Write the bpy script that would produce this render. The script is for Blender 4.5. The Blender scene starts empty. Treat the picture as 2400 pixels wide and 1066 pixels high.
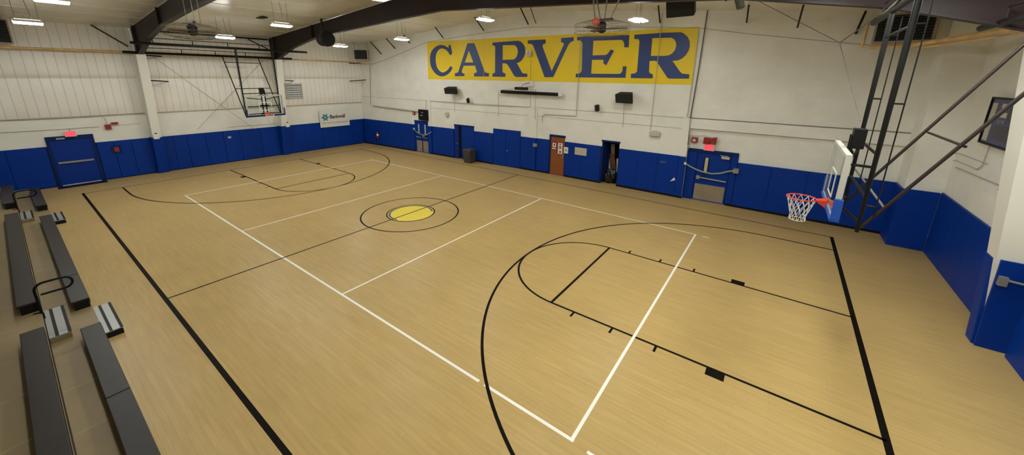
import bpy, bmesh, math, random
from mathutils import Vector, Matrix
random.seed(7)
PI = math.pi
S = bpy.context.scene
COL = S.collection

# ------------------------------------------------------------------ camera
CAM = Vector((11.119, -8.681, 5.225)); YAW, PIT, ROL = -0.62573, -0.25571, 0.01294
FPX, CX, CY = 865.28, 1200.0, 403.85
fwd = Vector((math.sin(YAW)*math.cos(PIT), math.cos(YAW)*math.cos(PIT), math.sin(PIT)))
rgt0 = Vector((math.cos(YAW), -math.sin(YAW), 0)); up0 = rgt0.cross(fwd)
rgt = rgt0*math.cos(ROL) + up0*math.sin(ROL); upv = -rgt0*math.sin(ROL) + up0*math.cos(ROL)
cd = bpy.data.cameras.new('camera'); cam = bpy.data.objects.new('camera', cd); COL.objects.link(cam)
cam.matrix_world = Matrix(((rgt.x, upv.x, -fwd.x, CAM.x), (rgt.y, upv.y, -fwd.y, CAM.y), (rgt.z, upv.z, -fwd.z, CAM.z), (0, 0, 0, 1)))
cd.sensor_width = 36; cd.lens = FPX/2400*36; cd.shift_y = -(533-CY)/2400; cd.clip_start = .05; cd.clip_end = 200
S.camera = cam

# measured survey helpers: where a sight line meets a real surface of the hall
def ray(u, v):
    return rgt*((u-CX)/FPX) - upv*((v-CY)/FPX) + fwd
def OZ(u, v, z=0):
    d = ray(u, v); return CAM + d*((z-CAM.z)/d.z)
def OY(u, v, y):
    d = ray(u, v); return CAM + d*((y-CAM.y)/d.y)
def OX(u, v, x):
    d = ray(u, v); return CAM + d*((x-CAM.x)/d.x)
KX = (8.60-7.72)/(1.0+14.92)
def yw(x): return 8.6 + min(0, (x-1.0)*KX)
def xl(y): return -15.18 + .028*y
XR = 15.47
def WP(u, v, off=0):
    d = ray(u, v)
    p = OY(u, v, 8.6)
    if p.x < 1:
        # plane y = 8.6+(x-1)KX
        t = (8.6-KX + KX*CAM.x - CAM.y)/(d.y-KX*d.x); p = CAM + d*t
    # offset toward the room keeps the sight line
    if off:
        p = p - d*(off/d.y) if p.x >= 1 else CAM + d*(((8.6-off-KX) + KX*CAM.x - CAM.y)/(d.y-KX*d.x))
    return p
def LP(u, v, off=0):
    d = ray(u, v); t = (-15.18+off + .028*CAM.y - CAM.x)/(d.x-.028*d.y); return CAM + d*t
def RP(u, v, off=0): return OX(u, v, XR-off)
def roof(x): return 8.48 - .081*abs(x)

# ------------------------------------------------------------------ materials
def mat(name, col, rough=.5, metal=0, emit=None, es=0, trans=0, nvar=0, nscale=3, bump=0, bscale=40, spec=.5, alpha=1, stretch=(1, 1, 1)):
    m = bpy.data.materials.new(name); m.use_nodes = True
    nt = m.node_tree; b = nt.nodes['Principled BSDF']
    b.inputs['Base Color'].default_value = (*col, 1); b.inputs['Roughness'].default_value = rough
    b.inputs['Metallic'].default_value = metal; b.inputs['Specular IOR Level'].default_value = spec
    b.inputs['Transmission Weight'].default_value = trans; b.inputs['Alpha'].default_value = alpha
    if emit: b.inputs['Emission Color'].default_value = (*emit, 1); b.inputs['Emission Strength'].default_value = es
    tc = nt.nodes.new('ShaderNodeNewGeometry'); mp = nt.nodes.new('ShaderNodeMapping')
    mp.inputs['Scale'].default_value = stretch; nt.links.new(tc.outputs['Position'], mp.inputs['Vector'])
    if nvar:
        n = nt.nodes.new('ShaderNodeTexNoise'); n.inputs['Scale'].default_value = nscale; n.inputs['Detail'].default_value = 4
        nt.links.new(mp.outputs[0], n.inputs['Vector'])
        r = nt.nodes.new('ShaderNodeMapRange'); r.inputs[1].default_value = .3; r.inputs[2].default_value = .7; r.inputs[3].default_value = 1-nvar; r.inputs[4].default_value = 1+nvar
        nt.links.new(n.outputs[0], r.inputs[0])
        mx = nt.nodes.new('ShaderNodeVectorMath'); mx.operation = 'SCALE'; mx.inputs[0].default_value = col
        nt.links.new(r.outputs[0], mx.inputs['Scale']); nt.links.new(mx.outputs[0], b.inputs['Base Color'])
    if bump:
        n2 = nt.nodes.new('ShaderNodeTexNoise'); n2.inputs['Scale'].default_value = bscale; n2.inputs['Detail'].default_value = 3
        nt.links.new(mp.outputs[0], n2.inputs['Vector'])
        bp = nt.nodes.new('ShaderNodeBump'); bp.inputs['Strength'].default_value = bump; bp.inputs['Distance'].default_value = .02
        nt.links.new(n2.outputs[0], bp.inputs['Height']); nt.links.new(bp.outputs[0], b.inputs['Normal'])
    return m

def block_mat(name, col, axis, bw=.4, bh=.2, mort=.005, dark=.94, strength=.12):
    """painted concrete block: joints as a faint relief"""
    m = mat(name, col, .6); nt = m.node_tree; b = nt.nodes['Principled BSDF']
    g = nt.nodes.new('ShaderNodeNewGeometry'); s = nt.nodes.new('ShaderNodeSeparateXYZ'); c = nt.nodes.new('ShaderNodeCombineXYZ')
    nt.links.new(g.outputs['Position'], s.inputs[0]); nt.links.new(s.outputs[axis], c.inputs[0]); nt.links.new(s.outputs[2], c.inputs[1])
    k = nt.nodes.new('ShaderNodeTexBrick'); k.inputs['Scale'].default_value = 1; k.inputs['Brick Width'].default_value = bw; k.inputs['Row Height'].default_value = bh
    k.inputs['Mortar Size'].default_value = mort; k.inputs['Mortar Smooth'].default_value = .3
    k.inputs['Color1'].default_value = (*col, 1); k.inputs['Color2'].default_value = (*[x*.97 for x in col], 1); k.inputs['Mortar'].default_value = (*[x*dark for x in col], 1)
    nt.links.new(c.outputs[0], k.inputs['Vector'])
    n = nt.nodes.new('ShaderNodeTexNoise'); n.inputs['Scale'].default_value = 1.1; n.inputs['Detail'].default_value = 5; nt.links.new(g.outputs['Position'], n.inputs['Vector'])
    r = nt.nodes.new('ShaderNodeMapRange'); r.inputs[1].default_value = .3; r.inputs[2].default_value = .7; r.inputs[3].default_value = .94; r.inputs[4].default_value = 1.04; nt.links.new(n.outputs[0], r.inputs[0])
    mx = nt.nodes.new('ShaderNodeVectorMath'); mx.operation = 'SCALE'; nt.links.new(k.outputs['Color'], mx.inputs[0]); nt.links.new(r.outputs[0], mx.inputs['Scale']); nt.links.new(mx.outputs[0], b.inputs['Base Color'])
    bp = nt.nodes.new('ShaderNodeBump'); bp.inputs['Strength'].default_value = strength; bp.inputs['Distance'].default_value = .01; bp.invert = True
    nt.links.new(k.outputs['Fac'], bp.inputs['Height']); nt.links.new(bp.outputs[0], b.inputs['Normal'])
    return m

def floor_mat():
    m = mat('maple_floor', (.5, .36, .18), .36, spec=.22); nt = m.node_tree; b = nt.nodes['Principled BSDF']
    g = nt.nodes.new('ShaderNodeNewGeometry')
    k = nt.nodes.new('ShaderNodeTexBrick'); k.offset = .37; k.inputs['Scale'].default_value = 1; k.inputs['Brick Width'].default_value = 1.3; k.inputs['Row Height'].default_value = .085
    k.inputs['Mortar Size'].default_value = .0022; k.inputs['Mortar Smooth'].default_value = .6; k.inputs['Bias'].default_value = 0
    base = FLOORC
    k.inputs['Color1'].default_value = (*[x*1.02 for x in base], 1); k.inputs['Color2'].default_value = (base[0]*.98, base[1]*.96, base[2]*.93, 1); k.inputs['Mortar'].default_value = (*[x*.72 for x in base], 1)
    nt.links.new(g.outputs['Position'], k.inputs['Vector'])
    mp = nt.nodes.new('ShaderNodeMapping'); mp.inputs['Scale'].default_value = (.8, 9, 1); nt.links.new(g.outputs['Position'], mp.inputs['Vector'])
    n = nt.nodes.new('ShaderNodeTexNoise'); n.inputs['Scale'].default_value = 1.6; n.inputs['Detail'].default_value = 6; nt.links.new(mp.outputs[0], n.inputs['Vector'])
    r = nt.nodes.new('ShaderNodeMapRange'); r.inputs[1].default_value = .3; r.inputs[2].default_value = .7; r.inputs[3].default_value = .93; r.inputs[4].default_value = 1.06; nt.links.new(n.outputs[0], r.inputs[0])
    n2 = nt.nodes.new('ShaderNodeTexNoise'); n2.inputs['Scale'].default_value = .45; n2.inputs['Detail'].default_value = 3; nt.links.new(g.outputs['Position'], n2.inputs['Vector'])
    r2 = nt.nodes.new('ShaderNodeMapRange'); r2.inputs[1].default_value = .3; r2.inputs[2].default_value = .7; r2.inputs[3].default_value = .95; r2.inputs[4].default_value = 1.05; nt.links.new(n2.outputs[0], r2.inputs[0])
    mm = nt.nodes.new('ShaderNodeMath'); mm.operation = 'MULTIPLY'; nt.links.new(r.outputs[0], mm.inputs[0]); nt.links.new(r2.outputs[0], mm.inputs[1])
    mx = nt.nodes.new('ShaderNodeVectorMath'); mx.operation = 'SCALE'; nt.links.new(k.outputs['Color'], mx.inputs[0]); nt.links.new(mm.outputs[0], mx.inputs['Scale']); nt.links.new(mx.outputs[0], b.inputs['Base Color'])
    bp = nt.nodes.new('ShaderNodeBump'); bp.inputs['Strength'].default_value = .04; bp.inputs['Distance'].default_value = .01; nt.links.new(n.outputs[0], bp.inputs['Height']); nt.links.new(bp.outputs[0], b.inputs['Normal'])
    return m

def rib_mat(name, col, axis, pitch, width=.035, dark=.7):
    """faced wall insulation: vertical seams every pitch metres"""
    m = mat(name, col, .45); nt = m.node_tree; b = nt.nodes['Principled BSDF']
    g = nt.nodes.new('ShaderNodeNewGeometry'); s = nt.nodes.new('ShaderNodeSeparateXYZ'); nt.links.new(g.outputs['Position'], s.inputs[0])
    n = nt.nodes.new('ShaderNodeTexNoise'); n.inputs['Scale'].default_value = 1.4; nt.links.new(g.outputs['Position'], n.inputs['Vector'])
    w = nt.nodes.new('ShaderNodeMath'); w.operation = 'MULTIPLY_ADD'; w.inputs[1].default_value = .05; nt.links.new(n.outputs[0], w.inputs[0]); nt.links.new(s.outputs[axis], w.inputs[2])
    d = nt.nodes.new('ShaderNodeMath'); d.operation = 'DIVIDE'; d.inputs[1].default_value = pitch; nt.links.new(w.outputs[0], d.inputs[0])
    f = nt.nodes.new('ShaderNodeMath'); f.operation = 'FRACT'; nt.links.new(d.outputs[0], f.inputs[0])
    a = nt.nodes.new('ShaderNodeMath'); a.operation = 'SUBTRACT'; a.inputs[1].default_value = .5; nt.links.new(f.outputs[0], a.inputs[0])
    ab = nt.nodes.new('ShaderNodeMath'); ab.operation = 'ABSOLUTE'; nt.links.new(a.outputs[0], ab.inputs[0])
    r = nt.nodes.new('ShaderNodeMapRange'); r.inputs[1].default_value = 0; r.inputs[2].default_value = width/pitch; r.inputs[3].default_value = dark; r.inputs[4].default_value = 1; nt.links.new(ab.outputs[0], r.inputs[0])
    n3 = nt.nodes.new('ShaderNodeTexNoise'); n3.inputs['Scale'].default_value = .9; n3.inputs['Detail'].default_value = 4; nt.links.new(g.outputs['Position'], n3.inputs['Vector'])
    r3 = nt.nodes.new('ShaderNodeMapRange'); r3.inputs[1].default_value = .3; r3.inputs[2].default_value = .7; r3.inputs[3].default_value = .95; r3.inputs[4].default_value = 1.04; nt.links.new(n3.outputs[0], r3.inputs[0])
    mm = nt.nodes.new('ShaderNodeMath'); mm.operation = 'MULTIPLY'; nt.links.new(r.outputs[0], mm.inputs[0]); nt.links.new(r3.outputs[0], mm.inputs[1])
    mx = nt.nodes.new('ShaderNodeVectorMath'); mx.operation = 'SCALE'; mx.inputs[0].default_value = col; nt.links.new(mm.outputs[0], mx.inputs['Scale']); nt.links.new(mx.outputs[0], b.inputs['Base Color'])
    bp = nt.nodes.new('ShaderNodeBump'); bp.inputs['Strength'].default_value = .5; bp.inputs['Distance'].default_value = .02; nt.links.new(r.outputs[0], bp.inputs['Height']); nt.links.new(bp.outputs[0], b.inputs['Normal'])
    return m

FLOORC = (.465, .325, .128)
WALLC = (.80, .79, .735)
M = {}
M['floor'] = floor_mat()
M['wall_y'] = block_mat('painted_block_far', WALLC, 0)
M['wall_x'] = block_mat('painted_block_side', WALLC, 1)
M['insul'] = rib_mat('white_faced_insulation', (.86, .83, .78), 1, .30, .020, .68)
M['ceil'] = rib_mat('ceiling_facing', (.72, .69, .60), 1, 1.2, .02, .9)
_c = M['ceil'].node_tree.nodes['Principled BSDF']; _c.inputs['Roughness'].default_value = .28
_n = M['ceil'].node_tree.nodes.new('ShaderNodeTexNoise'); _n.inputs['Scale'].default_value = 2.2; _n.inputs['Detail'].default_value = 2
_g = M['ceil'].node_tree.nodes.new('ShaderNodeNewGeometry'); M['ceil'].node_tree.links.new(_g.outputs['Position'], _n.inputs['Vector'])
_b = M['ceil'].node_tree.nodes.new('ShaderNodeBump'); _b.inputs['Strength'].default_value = .5; _b.inputs['Distance'].default_value = .05
M['ceil'].node_tree.links.new(_n.outputs[0], _b.inputs['Height']); M['ceil'].node_tree.links.new(_c.inputs['Normal'].links[0].from_socket, _b.inputs['Normal']); M['ceil'].node_tree.links.new(_b.outputs[0], _c.inputs['Normal'])
M['boardframe'] = mat('grey_white_aluminium', (.44, .43, .39), .45)
M['matnavy'] = mat('dark_navy_rubber', (.003, .008, .035), .6, spec=.15)
M['white'] = mat('white_paint', (.78, .77, .71), .5)
M['blue'] = mat('blue_vinyl', (.0015, .031, .255), .45, nvar=.06, nscale=.7, spec=.14)
M['bluedark'] = mat('navy_paint', (.003, .018, .10), .45, spec=.15)
M['bluepaint'] = mat('blue_door_paint', (.0015, .029, .24), .42, spec=.16)
M['bluepad'] = mat('bright_blue_foam', (.003, .062, .36), .45)
M['black'] = mat('black_rubber', (.006, .006, .0065), .5, spec=.2)
M['blackm'] = mat('black_steel', (.006, .006, .0055), .45, 0, spec=.15)
M['cloth'] = mat('speaker_grille', (.010, .010, .011), .8, bump=.3, bscale=300)
M['brown'] = mat('dark_brown_steel', (.019, .010, .0095), .5, nvar=.08, nscale=2, spec=.2)
M['brownrod'] = mat('brown_steel_rod', (.020, .012, .009), .5, 0, spec=.2)
M['linek'] = mat('black_court_tape', (.006, .004, .003), .5, nvar=.3, nscale=6, spec=.05)
M['linew'] = mat('white_court_paint', (.86, .85, .80), .45)
M['lineblue'] = mat('blue_court_paint', (.035, .05, .16), .4)
M['yfloor'] = mat('yellow_court_paint', (.78, .62, .04), .4, nvar=.04, nscale=2)
M['signy'] = mat('yellow_wall_paint', (.80, .58, .002), .5, nvar=.05, nscale=.8)
M['signb'] = mat('blue_wall_paint', (.022, .045, .185), .5, nvar=.1, nscale=1.5)
M['gas'] = mat('yellow_gas_pipe', (.68, .45, .19), .4, nvar=.25, nscale=3)
M['seat'] = mat('dark_grey_seat_plastic', (.017, .013, .013), .40, nvar=.15, nscale=5, bump=.1, bscale=120, spec=.3)
M['deck'] = mat('tan_deck_board', (.255, .185, .092), .5, nvar=.07, nscale=2)
M['seam'] = mat('deck_joint', (.42, .34, .22), .5)
M['alu'] = mat('ribbed_aluminium', (.36, .37, .365), .42, .5)
M['steel'] = mat('stainless_plate', (.30, .245, .175), .42, .2, nvar=.12, nscale=3)
M['grey'] = mat('grey_metal', (.30, .29, .27), .4, .4)
M['ggreen'] = mat('dull_green_grey_steel', (.05, .053, .043), .5, 0, spec=.2)
M['orange'] = mat('red_orange_rim', (.62, .045, .02), .35)
M['net'] = mat('white_cord', (.72, .70, .66), .7)
M['red'] = mat('red_plastic', (.27, .012, .012), .4)
M['redball'] = mat('red_rubber_ball', (.55, .09, .05), .45)
M['wood'] = mat('orange_brown_door_wood', (.24, .068, .018), .4, nvar=.15, nscale=3, stretch=(8, 8, 1))
M['wood2'] = mat('brown_board', (.16, .07, .03), .5, nvar=.2, nscale=4)
M['dark'] = mat('dark_storage_lining', (.022, .02, .018), .8)  # near-black colour of the storeroom linings and the ajar door's jamb
M['bag'] = mat('black_plastic_bag', (.008, .008, .009), .22, bump=.6, bscale=14)
M['bin'] = mat('brown_grey_bin_plastic', (.045, .040, .036), .5)
M['exit'] = mat('exit_sign_red', (.8, .02, .04), .5, emit=(1, .03, .09), es=1.6)
M['paper'] = mat('white_paper', (.74, .72, .68), .6)
M['teal'] = mat('teal_print', (.03, .24, .32), .6)
M['textk'] = mat('dark_print', (.07, .075, .07), .6)
M['textr'] = mat('pale_red_print', (.45, .20, .15), .6)
M['navy'] = mat('navy_scoreboard', (.016, .024, .12), .35)
M['cream'] = mat('cream_plastic', (.50, .46, .36), .5)
M['fanw'] = mat('olive_wire', (.16, .14, .095), .5, .3)
M['blade'] = mat('brown_fan_blade', (.10, .075, .045), .5)
M['louv'] = mat('grey_blue_louvre', (.22, .27, .31), .4, .2)
M['sky'] = mat('bright_gap', (.42, .55, .65), .4, emit=(.60, .82, 1), es=.8)
M['wire'] = mat('thin_cable', (.09, .085, .07), .5)
M['conduit'] = mat('painted_conduit', (.40, .375, .32), .5)
M['lamp'] = mat('lamp_diffuser', (.9, .9, .9), .4, emit=(1, 1.03, .96), es=132)
M['addedup'] = mat('added_uplight_glow', (.9, .9, .9), .4, emit=(1, 1.03, .96), es=14)  # glow added on top of each lamp to brighten the ceiling
M['lampbody'] = mat('white_lamp_housing', (.75, .75, .73), .4)
M['strap'] = mat('grey_green_belt', (.28, .33, .25), .5)
gm = mat('clear_glass', (.86, .92, .90), .02, trans=1, spec=.5)
gm.node_tree.nodes['Principled BSDF'].inputs['IOR'].default_value = 1.3
M['glass'] = gm

# ------------------------------------------------------------------ mesh building
class MB:
    def __init__(s): s.bm = bmesh.new()
    def face(s, pts):
        vs = [s.bm.verts.new(p) for p in pts]
        try: return s.bm.faces.new(vs)
        except ValueError: return None
    def hexa(s, p):   # 8 points: bottom 0-3, top 4-7
        v = [s.bm.verts.new(q) for q in p]
        for f in ((3, 2, 1, 0), (4, 5, 6, 7), (0, 1, 5, 4), (1, 2, 6, 5), (2, 3, 7, 6), (3, 0, 4, 7)): s.bm.faces.new([v[i] for i in f])
        return s
    def box(s, x0, x1, y0, y1, z0, z1):
        return s.hexa([(x0, y0, z0), (x1, y0, z0), (x1, y1, z0), (x0, y1, z0), (x0, y0, z1), (x1, y0, z1), (x1, y1, z1), (x0, y1, z1)])
    def obox(s, c, ax, ay, az, hx, hy, hz):  # oriented box
        c = Vector(c); X = Vector(ax).normalized()*hx; Y = Vector(ay).normalized()*hy; Z = Vector(az).normalized()*hz
        return s.hexa([c-X-Y-Z, c+X-Y-Z, c+X+Y-Z, c-X+Y-Z, c-X-Y+Z, c+X-Y+Z, c+X+Y+Z, c-X+Y+Z])
    def tube(s, pts, r, n=8, closed=False, r2=None):
        pts = [Vector(p) for p in pts]; rings = []; N = len(pts)
        prev = None
        for i, p in enumerate(pts):
            if closed: t = (pts[(i+1) % N]-pts[i-1]).normalized()
            else: t = (pts[min(i+1, N-1)]-pts[max(i-1, 0)]).normalized()
            if prev is None:
                a = Vector((0, 0, 1)) if abs(t.z) < .9 else Vector((1, 0, 0))
                a = (a - t*a.dot(t)).normalized()
            else: a = (prev - t*prev.dot(t)).normalized()
            prev = a; b = t.cross(a)
            rr = r if r2 is None else r+(r2-r)*i/(N-1)
            rings.append([s.bm.verts.new(p + a*rr*math.cos(2*PI*k/n) + b*rr*math.sin(2*PI*k/n)) for k in range(n)])
        for i in range(N if closed else N-1):
            A, B = rings[i], rings[(i+1) % N]
            for k in range(n): s.bm.faces.new((A[k], A[(k+1) % n], B[(k+1) % n], B[k]))
        if not closed: s.bm.faces.new(rings[0][::-1]); s.bm.faces.new(rings[-1])
        return s
    def cyl(s, a, b, r, n=12, r2=None): return s.tube([a, b], r, n, r2=r2)
    def lathe(s, c, prof, n=20):
        c = Vector(c); rings = []
        for (r, z) in prof: rings.append([s.bm.verts.new(c + Vector((max(r, .0005)*math.cos(2*PI*k/n), max(r, .0005)*math.sin(2*PI*k/n), z))) for k in range(n)])
        for i in range(len(rings)-1):
            for k in range(n): s.bm.faces.new((rings[i][k], rings[i][(k+1) % n], rings[i+1][(k+1) % n], rings[i+1][k]))
        s.bm.faces.new(rings[0][::-1]); s.bm.faces.new(rings[-1]); return s
    def prism(s, pts, off):   # planar polygon extruded by off
        pts = [Vector(p) for p in pts]; off = Vector(off); A = [s.bm.verts.new(p) for p in pts]; B = [s.bm.verts.new(p+off) for p in pts]
        s.bm.faces.new(A[::-1]); s.bm.faces.new(B); n = len(pts)
        for i in range(n): s.bm.faces.new((A[i], A[(i+1) % n], B[(i+1) % n], B[i]))
        return s
    def strip(s, a, b, w, z=.0015, t=.0008):   # painted straight line on the floor, a-b in xy
        a = Vector((a[0], a[1])); b = Vector((b[0], b[1])); d = (b-a).normalized(); n = Vector((-d.y, d.x))*w/2
        return s.hexa([(*(a-n), z-t), (*(b-n), z-t), (*(b+n), z-t), (*(a+n), z-t), (*(a-n), z), (*(b-n), z), (*(b+n), z), (*(a+n), z)])
    def arc(s, c, r, a0, a1, w, n=64, z=.0015, t=.0008):
        for i in range(n):
            q0 = a0+(a1-a0)*i/n; q1 = a0+(a1-a0)*(i+1)/n; P = []
            for zz in (z-t, z):
                for (q, rr) in ((q0, r-w/2), (q0, r+w/2), (q1, r+w/2), (q1, r-w/2)): P.append((c[0]+rr*math.cos(q), c[1]+rr*math.sin(q), zz))
            s.hexa(P)
        return s
ORG = {}
def link(o, parent, org):
    COL.objects.link(o); ORG[o.name] = org
    if parent: o.parent = parent
def build(name, mb, m, parent=None, label=None, cat=None, group=None, kind=None, smooth=False, bevel=0, org=None):
    bm = mb.bm
    bmesh.ops.recalc_face_normals(bm, faces=bm.faces)
    if parent: o0 = ORG[parent.name]
    else:
        if org is None:
            xs = [v.co.x for v in bm.verts]; ys = [v.co.y for v in bm.verts]; zs = [v.co.z for v in bm.verts]
            org = Vector(((min(xs)+max(xs))/2, (min(ys)+max(ys))/2, min(zs)))
        o0 = Vector(org)
    bmesh.ops.translate(bm, verts=bm.verts, vec=-o0)
    me = bpy.data.meshes.new(name); bm.to_mesh(me); bm.free()
    me.materials.append(m)
    if smooth:
        for p in me.polygons: p.use_smooth = True
        try: me.set_sharp_from_angle(angle=math.radians(40))
        except Exception: pass
    o = bpy.data.objects.new(name, me); link(o, parent, o0)
    if not parent: o.location = o0
    if bevel:
        b = o.modifiers.new('bevel', 'BEVEL'); b.width = bevel; b.segments = 2; b.limit_method = 'ANGLE'
    if label: o['label'] = label
    if cat: o['category'] = cat
    if group: o['group'] = group
    if kind: o['kind'] = kind
    return o
def thing(name, label, cat, loc, group=None, kind=None):
    o = bpy.data.objects.new(name, None); o.empty_display_size = .2; link(o, None, Vector(loc)); o.location = loc
    if label: o['label'] = label
    if cat: o['category'] = cat
    if group: o['group'] = group
    if kind: o['kind'] = kind
    return o
def dup(root, loc, label=None):
    r = root.copy(); COL.objects.link(r); r.location = loc; ORG[r.name] = Vector(loc)
    if label: r['label'] = label
    for ch in list(root.children):
        c = ch.copy(); COL.objects.link(c); c.parent = r; ORG[c.name] = Vector(loc)
        for g in list(ch.children):
            d = g.copy(); COL.objects.link(d); d.parent = c; ORG[d.name] = Vector(loc)
    return r
def text_obj(name, body, m, parent, origin, xdir, ydir, size, depth=.003, align='LEFT', off=0, width=1.0):
    c = bpy.data.curves.new(name, 'FONT'); c.body = body; c.size = size; c.extrude = depth; c.align_x = align; c.offset = off; c.resolution_u = 3
    t = bpy.data.objects.new(name+'_src', c); COL.objects.link(t)
    dg = bpy.context.evaluated_depsgraph_get(); me = bpy.data.meshes.new_from_object(t.evaluated_get(dg)); bpy.data.objects.remove(t); bpy.data.curves.remove(c)
    X = Vector(xdir).normalized(); Y = Vector(ydir).normalized(); Z = X.cross(Y).normalized()
    o0 = ORG[parent.name] if parent else Vector(origin)
    for v in me.vertices:
        q = Vector(origin) + X*v.co.x*width + Y*v.co.y + Z*v.co.z - o0; v.co = q
    me.materials.clear(); me.materials.append(m)
    o = bpy.data.objects.new(name, me); link(o, parent, o0)
    if not parent: o.location = o0
    return o

def wallbox(mb, x0, x1, z0, z1, f=0, b=.3):
    """box on the far wall between x0,x1; front face f metres in front of the wall plane, back face b behind"""
    xs = [x0, x1] if not (x0 < 1 < x1) else [x0, 1, x1]
    for a, c in zip(xs[:-1], xs[1:]):
        mb.hexa([(a, yw(a)-f, z0), (c, yw(c)-f, z0), (c, yw(c)+b, z0), (a, yw(a)+b, z0), (a, yw(a)-f, z1), (c, yw(c)-f, z1), (c, yw(c)+b, z1), (a, yw(a)+b, z1)])
    return mb
def leftbox(mb, y0, y1, z0, z1, f=0, b=.2):
    return mb.hexa([(xl(y0)-b, y0, z0), (xl(y0)+f, y0, z0), (xl(y1)+f, y1, z0), (xl(y1)-b, y1, z0), (xl(y0)-b, y0, z1), (xl(y0)+f, y0, z1), (xl(y1)+f, y1, z1), (xl(y1)-b, y1, z1)])

YN = -13.6   # near wall
# ------------------------------------------------------------------ floor and its painted lines
floor = build('floor', MB().box(-15.9, 16.2, YN-.2, 10.4, -.15, 0), M['floor'], kind='structure', org=(0, 0, 0))
ft = .3048; L, W = 13.1628, 7.2402; WL, WW, WA = 9.358, 4.6385, 3.108
def mark(name, mb, m, label=None):
    o = build(name, mb, m, floor, label=label); return o
BW = .055
mark('sideline', MB().strip((-L, -W), (L, -W), .085), M['linek'], 'near black sideline beside the bleachers')
mark('sideline', MB().strip((-L, W), (L, W+.05), .05), M['linek'], 'far black sideline under the lettered wall')
mark('baseline', MB().strip((L, -W-.04), (L, W+.08), .1), M['linek'], 'black baseline under the near basket')
mark('baseline', MB().strip((-L+.1, -W), (-L+.25, W), .05), M['linek'], 'black baseline under the distant basket')
mark('halfway_line', MB().strip((0, -W), (0, W), .05, z=.0022), M['linek'])
mark('centre_circle', MB().arc((0, 0), 6*ft, 0, 2*PI, .055, z=.0019), M['linek'])
# centre logo
mark('logo_disc', MB().prism([(.86*math.cos(q*PI/40), .86*math.sin(q*PI/40), .0012) for q in range(80)], (0, 0, .0006)), M['yfloor'], 'yellow disc at centre court')
mark('logo_ring', MB().arc((0, 0), .90, 0, 2*PI, .045, z=.0026), M['linek'], 'thin dark ring round the yellow disc')
mark('logo_arc', MB().arc((0, 0), .80, math.radians(50), math.radians(282), .07, z=.0029), M['lineblue'], 'blue arc inside the centre ring')
for sx in (1, -1):
    w = .055 if sx > 0 else .06
    xb = L if sx > 0 else L-.18
    ftx = sx*(L-19*ft)
    k = MB().strip((sx*xb, -6*ft), (ftx, -6*ft), w).strip((sx*xb, 6*ft), (ftx, 6*ft), w); mark('key_line', k, M['linek'])
    mark('free_throw_line', MB().strip((ftx, -6*ft), (ftx, 6*ft), w+.01, z=.0019), M['linek'])
    a = PI/2 if sx > 0 else -PI/2
    mark('free_throw_circle', MB().arc((ftx, 0), 6*ft, a, a+PI, w, z=.0017), M['linek'])
    R3 = 19.75*ft; bxr = sx*(L-5.25*ft)
    k = MB().arc((bxr, 0), R3, a, a+PI, .06, n=96, z=.0024)
    k.strip((bxr, R3), (sx*xb, R3), .06, z=.0024).strip((bxr, -R3), (sx*xb, -R3), .06, z=.0024); mark('three_point_line', k, M['linek'])
    for sy in (1, -1):
        for d in (11, 14, 17):
            xx = sx*(L-d*ft)
            if sx < 0 and d == 11: continue
            mark('lane_mark', MB().strip((xx, sy*6*ft), (xx, sy*(6*ft+.2)), .05, z=.002), M['linek'])
        k = MB().box(min(sx*(L-7*ft), sx*(L-8*ft)), max(sx*(L-7*ft), sx*(L-8*ft)), min(sy*6*ft, sy*(6*ft+.22)), max(sy*6*ft, sy*(6*ft+.22)), .001, .002); mark('lane_block', k, M['linek'])
# volleyball court in white
k = MB().strip((-WL, -WW), (4.9+2.64, -WW), .055, z=.0021).strip((7.66, -WW), (WL+.03, -WW), .055, z=.0021); mark('volleyball_sideline', k, M['linew'], 'near white volleyball sideline')
mark('volleyball_sideline', MB().strip((-WL, WW-.13), (0, WW+.03), .05, z=.0021).strip((0, WW+.03), (WL, WW), .05, z=.0021), M['linew'], 'far white volleyball sideline')
mark('volleyball_end_line', MB().strip((WL, -WW), (WL, WW), .055, z=.0023), M['linew'], 'near white volleyball end line')
mark('volleyball_end_line', MB().strip((-WL, -WW), (-WL+.1, WW-.1), .055, z=.0023), M['linew'], 'distant white volleyball end line')
for sx in (1, -1): mark('attack_line', MB().strip((sx*WA, -WW), (sx*WA, WW), .05, z=.002), M['linew'])
mark('service_mark', MB().strip((WL+.22, WW-.04), (WL+.42, WW-.04), .05), M['linew'])
mark('service_mark', MB().strip((WL+.26, -WW-.03), (WL+.45, -WW-.03), .05), M['linew'])

# ------------------------------------------------------------------ far wall (painted name wall)
def XB(u, v): return WP(u, v).x
xc0 = -14.94
d1a, d1b = XB(978, 352)-.0, XB(1007, 358)
d2a, d2m, d2n, d2b = XB(1068, 371), XB(1076.5, 373), XB(1083.5, 374.5), XB(1112, 378)
d3a, d3b = XB(1157, 385), XB(1219, 396)
d4a, d4b = XB(1289, 404), XB(1320, 411)
d5a, d5b = XB(1405, 425), XB(1444, 436)
D6 = [8.46, 9.70]
fw = MB()
ZL = 3.15
segs = [(xc0, d2m, 0), (d2n, d5a, 0), (d5b, 8.02, 0)]
for a, b, _ in segs: wallbox(fw, a, b, 0, ZL)
wallbox(fw, d2m, d2n, 2.12, ZL); wallbox(fw, d5a, d5b, 2.16, ZL)
wallbox(fw, 8.02, 16.0, 0, ZL, -.16, .3)           # recessed lower wall right of the pilaster
wallbox(fw, xc0-.3, 16.0, ZL, 3.58)
wallbox(fw, xc0-.3, 16.0, 3.58, 8.7, -.03, .3)
far = build('wall_far', fw, M['wall_y'], kind='structure', org=(0, 8.6, 0))
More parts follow.
